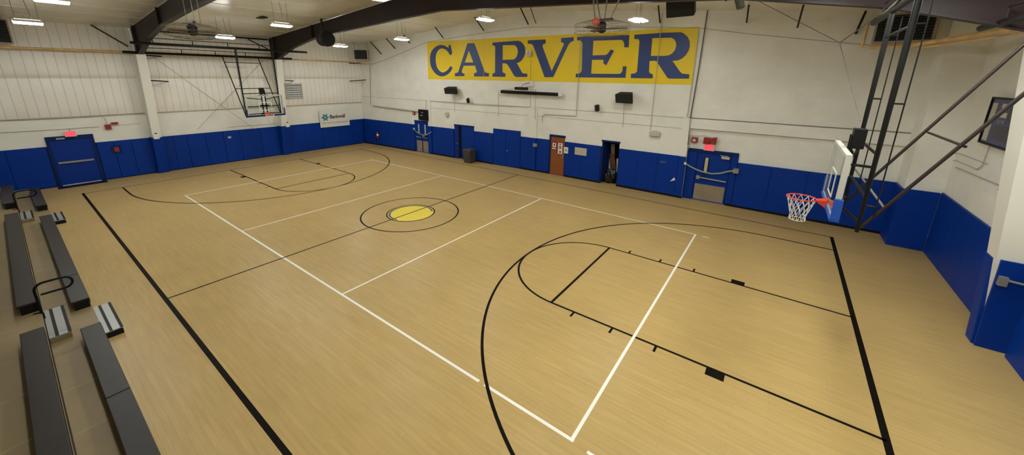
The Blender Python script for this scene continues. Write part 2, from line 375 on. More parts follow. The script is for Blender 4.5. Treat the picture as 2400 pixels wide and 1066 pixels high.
# pilasters
for (a, b, z1) in ((XB(1008, 361), XB(1015, 362), 3.58), (XB(1240, 398), XB(1256, 400), 3.58), (XB(1580, 462), 8.03, 3.58)):
    build('pilaster', wallbox(MB(), a, b, 1.9, z1, .06, -.002), M['white'], far)
build('ledge', wallbox(MB(), xc0, 7.9, 3.56, 3.585, .012, 0), M['conduit'], far)
build('ledge', wallbox(MB(), 7.9, 14.6, 3.575, 3.60, .02, 0), M['wire'], far)
build('ledge', wallbox(MB(), -8, -.3, 3.10, 3.12, .012, 0), M['conduit'], far)
build('ledge', wallbox(MB(), .1, 7.7, 3.10, 3.12, .012, 0), M['conduit'], far)
# sloping joint below the roof
pts = [WP(u, v, .005) for u, v in ((872, 150), (905, 139), (1000, 99), (1100, 82), (1240, 63.5), (1475, 63), (1640, 66), (1760, 80), (1940, 97), (2075, 110))]
build('joint', MB().tube(pts, .012, 5), M['conduit'], far)
# right corner chase
ch = MB().box(14.62, 15.7, 7.74, 8.9, 0, 8.2)
build('wall_chase', ch, M['wall_y'], far)

# ------------------------------------------------------------------ left wall
lw = MB(); leftbox(lw, YN, 8.3, 0, 3.15)
left = build('wall_left', lw, M['wall_x'], kind='structure', org=(-15.2, 0, 0))
ins = MB(); prof = [(3.13, 0), (3.2, .05), (3.8, .09), (4.4, .10), (4.68, .085), (4.80, .02), (4.86, .02), (4.95, .12), (5.06, .17), (5.3, .16), (5.8, .12), (6.4, .09), (7.0, .06), (7.2, .03), (7.6, .0)]
NY = 60; grid = []
for i in range(NY+1):
    y = YN + (8.3-YN)*i/NY
    row = [ins.bm.verts.new((xl(y) + f + .006*math.sin(y*7.3+z*2), y, z)) for z, f in prof]; grid.append(row)
for i in range(NY):
    for j in range(len(prof)-1): ins.bm.faces.new((grid[i][j], grid[i+1][j], grid[i+1][j+1], grid[i][j+1]))
build('insulation', ins, M['insul'], left, smooth=True, label='white ribbed wall insulation sagging between girts')
build('ledge', leftbox(MB(), YN, 7.7, 3.13, 3.16, .06, 0), M['conduit'], left)
build('wall_backing', leftbox(MB(), YN, 8.3, 3.15, 7.7, -.03), M['white'], left)

# ------------------------------------------------------------------ right wall
rw = MB().box(XR, XR+.25, YN, 9, 0, 7.4)
right = build('wall_right', rw, M['wall_x'], kind='structure', org=(XR, 0, 0))
near = build('wall_near', MB().box(-15.9, 16, YN-.25, YN, 0, 8.8), M['wall_y'], kind='structure', org=(0, YN, 0))
# ceiling: two pitches
ce = MB()
for sx in (-1, 1):
    n = 24
    for i in range(n):
        y0 = YN-.3+(9.3-YN)*i/n; y1 = YN-.3+(9.3-YN)*(i+1)/n
        P = []
        for z in (0, .12):
            for (x, y) in ((0, y0), (sx*15.9, y0), (sx*15.9, y1), (0, y1)): P.append((x, y, roof(x)+z))
        ce.hexa(P)
ceil_ = build('ceiling', ce, M['ceil'], kind='structure', org=(0, 0, 7))
# purlin sag lines: fabric strips between purlins
for sx in (-1, 1):
    for q in range(1, 10):
        x = sx*(1.55*q)
        build('ceiling_seam', MB().cyl((x, YN, roof(x)-.004), (x, yw(x)-.04, roof(x)-.004), .012, 5), M['ceil'], ceil_)
# small vent panel between the frames on the left slope
vp = OZ(612, 31, 7.9); build('ceiling_vent', MB().box(vp.x-.32, vp.x+.32, vp.y-.13, vp.y+.13, roof(vp.x)-.05, roof(vp.x)-.01), M['brown'], label='small dark brown grille flat against the sloping ceiling', cat='vent')

# ------------------------------------------------------------------ steel frames
UND = [(0, 7.58), (6.2, 7.26), (9.5, 7.02), (12.1, 6.6), (14.15, 6.02)]
def frame(y, lab):
    root = thing('roof_frame', lab, 'steel frame', (0, y, 6), 'dark brown roof frames')
    for sx in (-1, 1):
        sh = 0 if sx < 0 else .35
        und = [(sx*(x+(sh if x > 9 else 0)), z) for x, z in UND]
        xo = sx*(15.12 if sx < 0 else 15.44)
        web = [Vector((x, y-.012, z)) for x, z in und] + [Vector((xo, y-.012, 6.02)), Vector((xo, y-.012, roof(15.1)-.02)), Vector((0, y-.012, roof(0)-.02))]
        build('web', MB().prism(web, (0, .024, 0)), M['brown'], root)
        fl = MB()
        P = und + [(xo, 6.02)]
        for a, b in zip(P[:-1], P[1:]):
            d = Vector((b[0]-a[0], 0, b[1]-a[1])); ln = d.length/2; c = Vector(((a[0]+b[0])/2, y, (a[1]+b[1])/2))
            fl.obox(c, d, (0, 1, 0), d.cross(Vector((0, 1, 0))), ln+.005, .11, .014)
        build('flange', fl, M['brown'], root)
        st = MB()
        for x in (9.6, 14.25+sh*.5):
            zz = 7.0 if x < 10 else 6.03
            st.box(min(sx*x, sx*(x+.03)), max(sx*x, sx*(x+.03)), y-.11, y+.11, zz, roof(x)-.03)
        build('stiffener', st, M['brown'], root)
    return root
frame(-4.15, 'dark brown tapered steel roof frame nearer the bleachers, upper left')
frame(1.9, 'dark brown tapered steel roof frame spanning just in front of the lettered wall')
frame(-10.2, 'dark brown steel roof frame behind the bleachers')
def column(y, sx):
    m = MB()
    x0 = xl(y)-.05 if sx < 0 else XR+.05; w = .17
    a, b = (.27, .27+.14*6.0) if sx < 0 else (.35, .35+.112*6.0)
    xw = xl(y) if sx < 0 else XR
    xi0 = xw - sx*a; xi1 = xw - sx*b
    m.hexa([(x0, y-w, 0), (xi0, y-w, 0), (xi0, y+w, 0), (x0, y+w, 0), (x0, y-w, 6.0), (xi1, y-w, 6.0), (xi1, y+w, 6.0), (x0, y+w, 6.0)])
    return m, xi0
for y in (-4.15, 1.9, -10.2):
    m, _ = column(y, -1); build('column_casing', m, M['white'], left, label=None)
xa, xb = XR-.35, XR-.35-.112*6
m = MB().hexa([(xa, 2.2, 0), (XR+.05, 2.2, 0), (XR+.05, 2.52, 0), (xa, 2.52, 0), (xb, 1.8, 6.0), (XR+.05, 1.8, 6.0), (XR+.05, 2.45, 6.0), (xb, 2.45, 6.0)])
build('column_casing', m, M['white'], right)

# eave strut and knee braces on the left
e = MB().cyl((-14.98, -3.9, 7.17), (-14.98, 1.8, 7.17), .045, 6); build('eave_strut', e, M['brown'], label='thin dark eave strut along the ceiling edge between the two left frames', cat='strut')
build('knee_brace', MB().cyl(LP(212, 58, .12), OX(300, 109, -14.9), .03, 6), M['brown'], label='thin dark brace leaning onto the left frame from the wall top', cat='brace')
build('knee_brace', MB().cyl(LP(581, 92, .12), OX(636, 119, -14.9), .03, 6), M['brown'], label='thin dark brace at the wall top left of the second frame', cat='brace')

# flange braces along the gable wall
FB = [((868, 98), (894, 127)), ((905, 90), (926, 114)), ((946, 82), (961, 102)), ((1020, 64), (1039, 89)), ((1113, 41), (1134, 72)), ((1220, 19), (1238, 57)), ((1243, 17), (1256, 55)), ((1543, 14), (1547, 53)), ((1755, 13), (1750, 52)), ((1883, 13), (1869, 64)), ((2030, 25), (2005, 80))]
for i, (a, b) in enumerate(FB):
    pb = WP(b[0], b[1], .02)
    pa0 = OY(a[0], a[1], 7.9)
    best = None
    for q in range(60):
        yy = 8.45-.03*q; p = OY(a[0], a[1], yy); d = abs(p.z-(roof(p.x)-.03))
        if best is None or d < best[0]: best = (d, p)
    pa = best[1]
    ordn = ['nearest the far left corner', 'second from the far left corner', 'half hidden by the hanging lamp', 'above the first letter of the painted name', 'beside the lamp over the first two letters', 'thicker one above the middle letters', 'thinner one above the middle letters', 'left of the big hanging loudspeaker', 'first to the right of the hanging loudspeaker', 'second to the right of the hanging loudspeaker', 'beside the big louvred heater on the right'][i]
    build('ceiling_brace', MB().cyl(pa, pb, .032 if i != 6 else .018, 6), M['brownrod'], label='dark steel brace from gable wall to roof, '+ordn, cat='brace', group='braces between gable wall and roof')

# ------------------------------------------------------------------ blue wall pads
ORD = ['first', 'second', 'third', 'fourth', 'fifth', 'sixth', 'seventh', 'eighth', 'ninth', 'tenth', 'eleventh', 'twelfth']
def pads_far(x0, x1, n, where, z1=1.9, f0=0, frm=.055):
    for i in range(n):
        a = x0+(x1-x0)*i/n; b = x0+(x1-x0)*(i+1)/n
        lab = 'blue pad '+where if n == 1 else 'blue pad %s, %s from left' % (where, ORD[i])
        build('wall_pad', wallbox(MB(), a+.002, b-.002, .1, z1, f0+frm, (-f0-.013) if f0 == 0 else ((.15 if f0 < 0 else -f0-.001))), M['blue'], label=lab, cat='wall pad', group='blue pads on the lettered wall', bevel=.012)
pads_far(-14.85, d1a-.12, 4, 'between the far corner and the double doors')
pads_far(XB(1016, 363), d2a-.06, 2, 'between double doors and half-open door')
pads_far(d2b+.02, d3a-.03, 1, 'behind the waste bin')
pads_far(d3b+.03, XB(1240, 398)-.01, 1, 'between the closet doors and the pilaster')
pads_far(XB(1240, 398), XB(1256, 400), 1, 'wrapped on the pilaster left of the wooden door', f0=.06)
pads_far(XB(1007, 361)+.02, XB(1016, 363), 1, 'wrapped on the pilaster right of the double doors', f0=.06)
pads_far(XB(1256, 400)+.0, d4a-.1, 1, 'left of the orange-brown wooden door')
pads_far(d4b+.05, d5a-.02, 2, 'between wooden door and storeroom doorway')
pads_far(d5b+.03, XB(1580, 462), 3, 'right of the dark storeroom doorway')
pads_far(XB(1580, 462)+.003, 8.05, 1, 'wrapped on the pilaster left of the exit door', f0=.06)
pads_far(9.98, 14.58, 4, 'right of the exit door with the belt', z1=1.9, f0=-.10)
pads_ch = build('wall_pad', MB().box(14.55, XR-.062, 7.66, 7.735, .004, 1.93), M['blue'], label='blue wall pad on the boxed-out right corner', cat='wall pad', group='blue pads on the lettered wall', bevel=.012)
build('wall_pad', MB().box(14.55, 14.615, 7.74, 8.6, .004, 1.93), M['blue'], label='narrow blue pad on the side of the boxed-out corner', cat='wall pad', group='blue pads on the lettered wall', bevel=.012)
bk = MB()
for a, b in ((xc0, d2m-.001), (d2n+.001, d5a-.001), (d5b+.001, 8.03)): wallbox(bk, a, b, .0, 1.89, .008, -.001)
build('pad_backing', bk, M['bluedark'], far)
build('pad_backing', wallbox(wallbox(MB(), 9.97, 14.61, .0, 1.89, -.152, .159), 8.03, 9.97, 0, 2.2, -.152, .159), M['bluedark'], far)
for a, b in ((-13, 7.75),): build('pad_backing', leftbox(MB(), a, b, .0, 1.87, .008, -.001), M['bluedark'], left)
build('pad_backing', MB().box(XR-.008, XR-.001, 2.3, 7.735, .0, 1.955), M['bluedark'], right)
# baseboards
bb = MB()
for a, b in ((xc0, d1a-.1), (XB(1010, 361), d2a-.05), (d2b, d3a), (d3b, d4a-.1), (d4b+.05, d5a), (d5b, 8.05)): wallbox(bb, a, b, 0, .1, .045, -.001)
wallbox(bb, 9.72, 14.6, 0, .1, -.10, .158)
build('baseboard_far', bb, M['black'], kind='structure')
def pads_left(ys, where, z1=1.88):
    for i, (a, b) in enumerate(zip(ys[:-1], ys[1:])):
        lab = 'blue pad on left wall, '+where+(', %s from left' % ORD[i] if len(ys) > 2 else '')
        build('wall_pad', leftbox(MB(), a+.003, b-.003, .04, z1, .06, -.014), M['blue'], label=lab, cat='wall pad', group='blue pads on the left wall', bevel=.015)
yy_ = lambda u, v: LP(u, v, .06).y
pads_left([-11.3, -10.1, -8.9, yy_(140, 440)-.05], 'left of the barred exit door')
pads_left([-6.25, yy_(288, 420), yy_(327, 411), -4.36], 'between the exit door and the first column')
pads_left([-3.92, yy_(422, 400), yy_(453, 394), yy_(495, 388), yy_(536, 382), yy_(573, 376), yy_(620, 369), 1.7], 'between the two columns')
pads_left([2.1, 3.3, 4.5, 5.7, 6.7, 7.6], 'between the second column and the far corner')
for y, w in ((-4.15, 'first'), (1.9, 'second')):
    xw = xl(y); a0 = .27+.06; a1 = .27+.14*1.92+.06; m = MB().hexa([(xw+.02, y-.22, .02), (xw+a0, y-.22, .02), (xw+a0, y+.22, .02), (xw+.02, y+.22, .02), (xw+.02, y-.22, 1.92), (xw+a1, y-.22, 1.92), (xw+a1, y+.22, 1.92), (xw+.02, y+.22, 1.92)])
    build('wall_pad', m, M['blue'], label='blue pad wrapped round the %s white column on the left wall' % w, cat='wall pad', group='blue pads on the left wall', bevel=.02)
def pads_right(ys, where):
    for i, (a, b) in enumerate(zip(ys[:-1], ys[1:])):
        build('wall_pad', MB().box(XR-.06, XR-.013, a+.002, b-.002, .004, 1.96), M['blue'], label='blue pad on right wall, '+where+', %s from the corner' % ORD[len(ys)-2-i], cat='wall pad', group='blue pads on the right wall', bevel=.012)
pads_right([2.45, 3.7, 4.95, 6.2, 7.658], 'between corner and column')
build('wall_pad', MB().box(XR-.06, XR-.002, -6, 2.0, .005, 1.96), M['blue'], label='long blue wall pad on the right wall, nearest the camera', cat='wall pad', group='blue pads on the right wall')
# pads on the right column (it tapers, so the pads lean)
xt = OY(2318, 604, 2.28).x
m = MB().hexa([(15.02, 2.2, .0), (15.10, 2.2, 0), (15.10, 2.5, 0), (15.02, 2.5, 0), (xt, 2.2, 1.90), (xt+.08, 2.2, 1.9), (xt+.08, 2.5, 1.9), (xt, 2.5, 1.9)])
build('wall_pad', m, M['blue'], label='narrow blue pad on the court side of the right column', cat='wall pad', group='blue pads on the right wall', bevel=.01)
m = MB().hexa([(15.05, 2.13, .005), (XR-.002, 2.13, .005), (XR-.002, 2.195, .005), (15.05, 2.195, .005), (xt+.07, 2.03, 1.93), (XR-.002, 2.03, 1.93), (XR-.002, 2.09, 1.93), (xt+.07, 2.09, 1.93)])
build('wall_pad', m, M['blue'], label='dark blue pad on the near face of the right column, behind the push bar', cat='wall pad', group='blue pads on the right wall')

# ------------------------------------------------------------------ doors in the far wall
def door(n, lab): return thing('door_%d' % n, lab, None, (0, 8.6, 0), kind='structure')
# 1: double exit doors with steel kick plates
D = door(1, 'blue double exit doors with grey kick plates under the small black board')
ORG[D.name] = Vector((0, 8.6, 0))
mid = (d1a+d1b)/2
build('door_frame', wallbox(wallbox(wallbox(MB(), d1a-.12, d1b+.1, 2.1, 2.2, .03, -.001), d1a-.12, d1a, .03, 2.1, .012, -.009), d1b, d1b+.06, .03, 2.1, .012, -.009), M['bluepaint'], D)
for a, b in ((d1a, mid-.01), (mid+.01, d1b)):
    lf = build('door_leaf', wallbox(MB(), a, b, .02, 2.1, .02, -.001), M['bluepaint'], D)
    build('kick_plate', wallbox(MB(), a+.04, b-.04, .06, .82, .028, -.019), M['steel'], lf)
    c = (a+b)/2
    build('window', wallbox(MB(), c-.06, c+.05, 1.3, 1.95, .028, -.019), M['cream'], lf)
    build('push_bar', MB().cyl((a+.08, yw(a)-.09, 1.08), (b-.08, yw(b)-.09, 1.05), .03, 8), M['grey'], lf)
build('threshold', wallbox(MB(), d1a-.05, d1b+.05, 0, .03, .1, -.001), M['grey'], D)
# 2: half-open blue door
D = door(2, 'blue door standing ajar beside the waste bin')
build('door_frame', wallbox(MB(), d2a-.03, d2b+.02, 2.1, 2.2, .04, -.001), M['bluedark'], D)
build('door_leaf', wallbox(MB(), d2a, d2m, .02, 2.1, .045, -.001), M['bluepaint'], D)
build('side_panel', wallbox(MB(), d2n, d2b, .05, 2.1, .04, -.001), M['bluepaint'], D)
jm = wallbox(wallbox(MB(), d2m, d2m+.012, 0, 2.12, -.0, .32), d2n-.012, d2n, 0, 2.12, -.0, .32); build('jamb', jm, M['dark'], D)
build('handle', MB().cyl((d2m-.05, yw(d2m)-.05, 1.0), (d2m-.05, yw(d2m)-.12, 1.0), .02, 8).cyl((d2m-.16, yw(d2m)-.11, 1.0), (d2m-.04, yw(d2m)-.11, 1.0), .014, 8), M['grey'], D)
# 3: closet double doors
D = door(3, 'pair of flat blue closet doors right of the waste bin')
mid = XB(1186, 391)
for a, b in ((d3a, mid-.012), (mid+.012, d3b)): lf = build('door_leaf', wallbox(MB(), a, b, .04, 2.19, .045, -.001), M['blue'], D)
build('knob', MB().cyl((mid+.12, yw(mid)-.045, .98), (mid+.12, yw(mid)-.11, .98), .035, 10), M['grey'], lf)
# 4: wooden door
D = door(4, 'orange-brown wooden door with paper signs taped to it')
build('door_frame', wallbox(MB(), d4a-.09, d4a, 0, 2.2, .04, -.001), M['bluedark'], D)
build('door_frame', wallbox(MB(), d4a, d4b+.03, 2.08, 2.2, .04, -.001), M['bluedark'], D)
lf = build('door_leaf', wallbox(MB(), d4a, d4b, .02, 2.08, .015, -.001), M['wood'], D)
build('handle', wallbox(MB(), d4b-.1, d4b-.05, .98, 1.12, .05, -.016), M['grey'], lf)
# 5: storeroom doorway
D = door(5, 'open doorway to a dark cluttered storeroom')
build('door_frame', wallbox(MB(), d5a-.03, d5b+.03, 2.14, 2.22, .03, -.001), M['bluedark'], D)
build('door_leaf', MB().hexa([(d5a+.02, 8.62, .03), (d5a+.06, 8.62, .03), (d5a+.16, 9.28, .03), (d5a+.12, 9.28, .03), (d5a+.02, 8.62, 2.12), (d5a+.06, 8.62, 2.12), (d5a+.16, 9.28, 2.12), (d5a+.12, 9.28, 2.12)]), M['bluedark'], D, label='blue leaf swung into the storeroom')
jm = wallbox(wallbox(MB(), d5a, d5a+.015, 0, 2.16, 0, .32), d5b-.015, d5b, 0, 2.16, 0, .32); build('jamb', jm, M['bluedark'], D)
# storerooms behind the openings (lining)
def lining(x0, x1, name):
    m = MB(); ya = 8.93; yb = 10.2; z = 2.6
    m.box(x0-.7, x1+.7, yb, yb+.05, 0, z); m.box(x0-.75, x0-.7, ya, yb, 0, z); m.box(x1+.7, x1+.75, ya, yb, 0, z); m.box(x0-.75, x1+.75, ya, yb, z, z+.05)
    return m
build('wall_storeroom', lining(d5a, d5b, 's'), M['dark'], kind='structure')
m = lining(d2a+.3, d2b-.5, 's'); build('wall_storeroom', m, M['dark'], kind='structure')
# 6: exit door right
D = door(6, 'blue exit door with a large steel kick plate, right of the pilaster')
build('door_frame', wallbox(MB(), 8.06, 9.96, 2.14, 2.28, -.09, .158), M['bluedark'], D)
build('side_panel', wallbox(MB(), 8.05, D6[0]-.03, .02, 2.14, -.12, .158), M['blue'], D)
build('side_panel', wallbox(MB(), D6[1]+.03, 9.96, .02, 2.14, -.12, .158), M['blue'], D)
lf = build('door_leaf', wallbox(MB(), D6[0], D6[1], .03, 2.14, -.13, .158), M['bluepaint'], D)
build('kick_plate', wallbox(MB(), D6[0]+.03, D6[1]-.05, .06, .76, -.122, .129), M['steel'], lf)
g = build('window', wallbox(MB(), 8.72, 8.93, 1.22, 1.96, -.12, .129), M['black'], lf)
build('pane', wallbox(MB(), 8.765, 8.885, 1.28, 1.94, -.117, .119), M['cream'], g)
build('push_bar', MB().cyl((8.58, 8.66, 1.06), (9.66, 8.66, 1.02), .032, 8).box(8.52, 8.64, 8.63, 8.728, .98, 1.14), M['grey'], lf)
build('door_closer', MB().box(9.36, 9.66, 8.64, 8.71, 1.98, 2.08).cyl((9.3, 8.66, 2.11), (9.6, 8.66, 2.11), .012, 6), M['cream'], lf)
build('threshold', wallbox(MB(), D6[0]-.05, D6[1]+.05, 0, .03, -.03, .158), M['grey'], D)
# ------------------------------------------------------------------ left wall exit door
D = thing('door_7', 'navy framed blue exit door in the left wall with a push bar across it', None, (-15.2, -7, 0), kind='structure')
ya, yb = -7.72, -6.3
fr = MB(); leftbox(fr, ya-.02, ya+.08, 0, 2.3, .07, -.001); leftbox(fr, yb-.08, yb+.02, 0, 2.3, .07, -.001); leftbox(fr, ya+.08, yb-.08, 2.13, 2.3, .07, -.001)
build('door_frame', fr, M['bluedark'], D)
lf = build('door_leaf', leftbox(MB(), ya+.08, yb-.08, .04, 2.13, .035, -.001), M['bluepaint'], D)
build('push_bar', leftbox(MB(), ya+.16, yb-.16, 1.05, 1.13, .10, -.036), M['grey'], lf)
build('door_closer', leftbox(MB(), ya+.3, ya+.55, 2.16, 2.24, .13, -.071), M['grey'], lf)
build('threshold', leftbox(MB(), ya+.1, yb-.1, 0, .05, .12, -.001), M['cream'], D)
build('floor_mat', MB().box(-15.24, -14.78, -7.80, -6.25, .001, .02), M['matnavy'], label='navy rubber mat on the floor in front of the left wall exit door', cat='mat')
# right wall door beyond the column: only its push bar shows
pa = OY(2354, 656, 1.98); pb = OY(2415, 671, 1.98)
bar = thing('push_bar', 'steel push bar with box end mounted on the near face of the right column', 'push bar', (pa.x, 2.0, pa.z))
build('bar', MB().cyl(pa, pb, .024, 8), M['grey'], bar)
build('bracket', MB().box(pa.x-.06, pa.x+.05, 1.96, 2.085, pa.z-.13, pa.z+.05), M['grey'], bar)

# ------------------------------------------------------------------ painted name on the far wall
sign = thing('wall_sign', 'large painted yellow sign reading CARVER in blue slab letters', 'sign', (0, 8.55, 4.9))
ztop, zbot = 7.24, 4.95
sb = MB(); sx0, sx1 = -7.83, 7.86
wallbox(sb, sx0, sx1, zbot, ztop, -.024, .029)
build('sign_background', sb, M['signy'], sign)
LET = {
 'C': ((1000, 95, .08913), [(565,150),(600,105),(618,120),(640,210),(668,330),(625,385),(600,370),(560,300),(500,240),(440,212),(390,205),(340,220),(290,265),(255,320),(235,400),(228,490),(235,590),(255,680),(290,750),(340,805),(400,840),(450,835),(510,805),(570,750),(620,670),(675,712),(630,800),(570,870),(490,920),(420,940),(360,938),(290,915),(210,850),(150,770),(105,670),(85,560),(82,450),(98,350),(130,270),(190,195),(260,145),(340,118),(400,117),(460,130),(520,165),(560,190),(578,180)], None),
 'A': ((1060, 90, .09381), [(375,122),(540,120),(560,160),(800,820),(835,862),(912,865),(905,950),(540,950),(545,865),(585,862),(612,830),(565,680),(280,680),(232,800),(228,835),(250,870),(298,880),(295,940),(62,945),(62,865),(115,860),(145,840),(160,800)], [(410,295),(522,600),(305,600)]),
 'R': ((1145, 85, .09852), [(90,150),(420,125),(700,105),(760,125),(820,180),(862,260),(872,350),(858,440),(820,520),(765,590),(710,625),(665,632),(790,860),(820,882),(918,890),(915,965),(645,968),(600,930),(480,720),(440,665),(400,645),(325,640),(325,830),(345,872),(397,880),(395,965),(88,960),(92,882),(130,880),(152,850),(155,250),(135,222),(90,215)], [(330,212),(600,208),(640,225),(675,270),(695,340),(692,400),(672,470),(630,530),(590,552),(330,562)]),
 'V': ((1230, 80, .10318), [(65,140),(465,120),(470,210),(420,222),(398,250),(405,300),(605,845),(850,310),(885,230),(880,205),(820,178),(825,88),(1108,68),(1103,150),(1050,170),(1010,205),(980,250),(640,975),(450,978),(440,960),(215,330),(180,250),(150,225),(65,215)], None),
 'E': ((1340, 75, .10786), [(115,105),(560,92),(1250,62),(1232,332),(1138,332),(1138,260),(1120,200),(1080,170),(465,188),(448,508),(735,500),(780,470),(845,378),(915,405),(745,722),(680,675),(690,640),(685,603),(435,603),(418,905),(1030,910),(1070,890),(1100,840),(1108,745),(1188,747),(1165,995),(85,985),(85,905),(170,900),(205,870),(215,800),(232,240),(200,190),(112,178)], None),
 'Q': ((1475, 60, .13138), [(90,162),(580,128),(920,118),(980,145),(1040,205),(1072,280),(1078,360),(1058,440),(1010,520),(940,585),(860,620),(765,628),(900,820),(940,855),(1068,868),(1062,945),(705,945),(670,920),(520,690),(490,640),(450,625),(358,632),(348,820),(370,855),(418,870),(415,940),(25,935),(28,858),(100,852),(135,820),(180,280),(160,240),(88,238)], [(408,222),(750,215),(800,245),(832,300),(835,370),(810,440),(760,500),(700,530),(620,540),(380,540)]),
}
from mathutils.geometry import tessellate_polygon
for kch, (o_, outer, hole) in LET.items():
    polys = [[WP(o_[0]+x*o_[2], o_[1]+y*o_[2]) for x, y in pl] for pl in ([outer]+([hole] if hole else []))]
    flat = [v for pl in polys for v in pl]
    nrm = Vector((KX, -1, 0)).normalized() if flat[0].x < 1 else Vector((0, -1, 0))
    def onw(v, off): return Vector((v.x, yw(v.x)+.03-off, v.z))
    tris = tessellate_polygon([[Vector((v.x, v.z, 0)) for v in pl] for pl in polys])
    m = MB(); V0 = [m.bm.verts.new(onw(v, .020)) for v in flat]; V1 = [m.bm.verts.new(onw(v, .008)) for v in flat]
    # front + sides
    for t in tris:
        try: m.bm.faces.new([V0[i] for i in t])
        except ValueError: pass
    i0 = 0
    for pl in polys:
        n = len(pl)
        for i in range(n):
            a, b = i0+i, i0+(i+1) % n; m.bm.faces.new((V0[a], V0[b], V1[b], V1[a]))
        i0 += n
    build('letter', m, M['signb'], sign)

# ------------------------------------------------------------------ backstops
def backstop(sx, bx, lab, mx, rx1=14.3, rx2=None, rl1=(14.3, 6.08), bz=6.05):
    if rx2 is None: rx2 = mx
    X = lambda x: sx*x
    root = thing('basketball_backstop', lab, 'basketball hoop', (sx*bx, 0, 2.9), 'ceiling-hung basketball backstops')
    def B(x0, x1, y0, y1, z0, z1, m=None):
        m = m or MB(); a, b = sorted((X(x0), X(x1))); return m.box(a, b, y0, y1, z0, z1)
    z0, z1, hw = (2.99, 4.08, .915) if sx > 0 else (2.95, 4.03, .915)
    build('backboard_glass', B(bx, bx+.012, -hw+.03, hw-.03, z0+.03, z1-.03), M['glass'], root)
    fw_ = .055
    f = B(bx-.005, bx+.075, -hw, hw, z0, z0+fw_); B(bx-.005, bx+.075, -hw, hw, z1-fw_, z1, f); B(bx-.005, bx+.075, -hw, -hw+fw_, z0+fw_, z1-fw_, f); B(bx-.005, bx+.075, hw-fw_, hw, z0+fw_, z1-fw_, f)
    build('backboard_frame', f, M['boardframe'], root)
    t = MB()
    for (ya, yb, za, zb) in ((-.305, .305, 3.64, 3.665), (-.305, .305, 3.21, 3.235), (-.305, -.28, 3.235, 3.64), (.28, .305, 3.235, 3.64)): B(bx-.008, bx-.002, ya, yb, za, zb, t)
    build('target_square', t, M['white'], root)
    pd = B(bx-.03, bx+.10, -hw-.04, hw+.04, z0-.06 if sx < 0 else z0-.03, z0+.03); B(bx-.02, bx+.10, -hw-.045, -hw+.01, z0+.005, z0+.36, pd); B(bx-.02, bx+.10, hw-.01, hw+.045, z0+.005, z0+.36, pd)
    build('edge_padding', pd, M['bluepad'] if sx > 0 else M['bluedark'], root, bevel=.01)
    rc = bx-.38
    ring = [(X(rc)+.2286*math.cos(2*PI*k/32), .2286*math.sin(2*PI*k/32), 3.05) for k in range(32)]
    rim = build('rim', MB().tube(ring, .0125, 8, closed=True), M['orange'], root, smooth=True)
    br = MB(); a, b = sorted((X(bx-.012), X(bx-.02)));
    B(bx-.022, bx-.005, -.12, .12, 2.93, 3.1, br)
    br.hexa([(X(bx-.02), -.1, 2.94), (X(bx-.02), .1, 2.94), (X(rc+.22), .07, 3.03), (X(rc+.22), -.07, 3.03), (X(bx-.02), -.1, 3.075), (X(bx-.02), .1, 3.075), (X(rc+.22), .07, 3.055), (X(rc+.22), -.07, 3.055)])
    build('rim_bracket', br, M['orange'], rim)
    net = MB(); n = 12
    def npt(a, t): 
        r = .222 - .10*min(1, t*1.25) + .012*max(0, t-.8)*5; return (X(rc)+r*math.cos(a), r*math.sin(a), 3.045-.44*t)
    for k in range(n):
        for s in (-1, 1):
            net.tube([npt(2*PI*k/n + s*2*PI/n*2.0*t, t) for t in [i/10 for i in range(11)]], .0055, 4)
    for t in (.98,): net.tube([npt(2*PI*k/24, t) for k in range(24)], .006, 4, closed=True)
    build('net', net, M['net'], root)
    # slide unit behind the glass
    sl = MB()
    for y in (-.11, .07): B(bx+.10, bx+.15, y, y+.045, 2.95, 4.3, sl)
    for z in (3.0, 3.45, 4.0): B(bx+.10, bx+.16, -.22, .22, z, z+.05, sl)
    build('height_slide', sl, M['blackm'], root)
    build('motor_box', B(bx+.12, bx+.29, -.12, .10, 4.08, 4.42), M['black'], root, bevel=.01)
    for z in (3.05, 3.8):
        for sy in (-1, 1): build('support_arm', MB().tube([(X(bx+.15), sy*.1, z), (X(mx), sy*.87, z+(.12 if z > 3.5 else -.05))], .022, 8), M['blackm'], root)
    for z in (3.42, 4.12, 5.98): build('cross_bar', MB().cyl((X(mx), -.87, z), (X(mx), .87, z), .022, 8), M['blackm'], root)
    for sy in (-1, 1):
        build('mast', MB().cyl((X(mx), sy*.87, 2.84), (X(rx2), sy*.87, 6.42), .026, 12, .045), M['blackm'], root, smooth=True)
        b_ = build('brace', MB().cyl((X(mx+.03), sy*.87, 2.92), (X(rx1), sy*.87, bz), .026, 10), M['brownrod'], root, smooth=True)
        tt = .16; p = Vector((X(mx+.03+(rx1-mx)*tt*.75), sy*.87, 2.92+(3.13)*tt*.75)); q = Vector((X(mx), sy*.87, 3.6))
        build('stay', MB().cyl(q, p, .016, 6), M['grey'], b_)
        rod = MB().cyl((X(mx+.14), sy*.87-.02, 3.1), (X(mx+.14), sy*.87-.02, 6.3), .009, 6)
        for z in (3.3, 4.9, 6.0): rod.cyl((X(mx), sy*.87, z), (X(mx+.15), sy*.87-.02, z), .014, 6)
        build('pull_rod', rod, M['blackm'], root)
    for z in (5.75, 4.35):
        x = mx+.03+(rx1-mx)*(z-2.92)/3.13; build('cross_bar', MB().cyl((X(x), -.87, z), (X(x), .87, z), .02, 8), M['brownrod'], root)
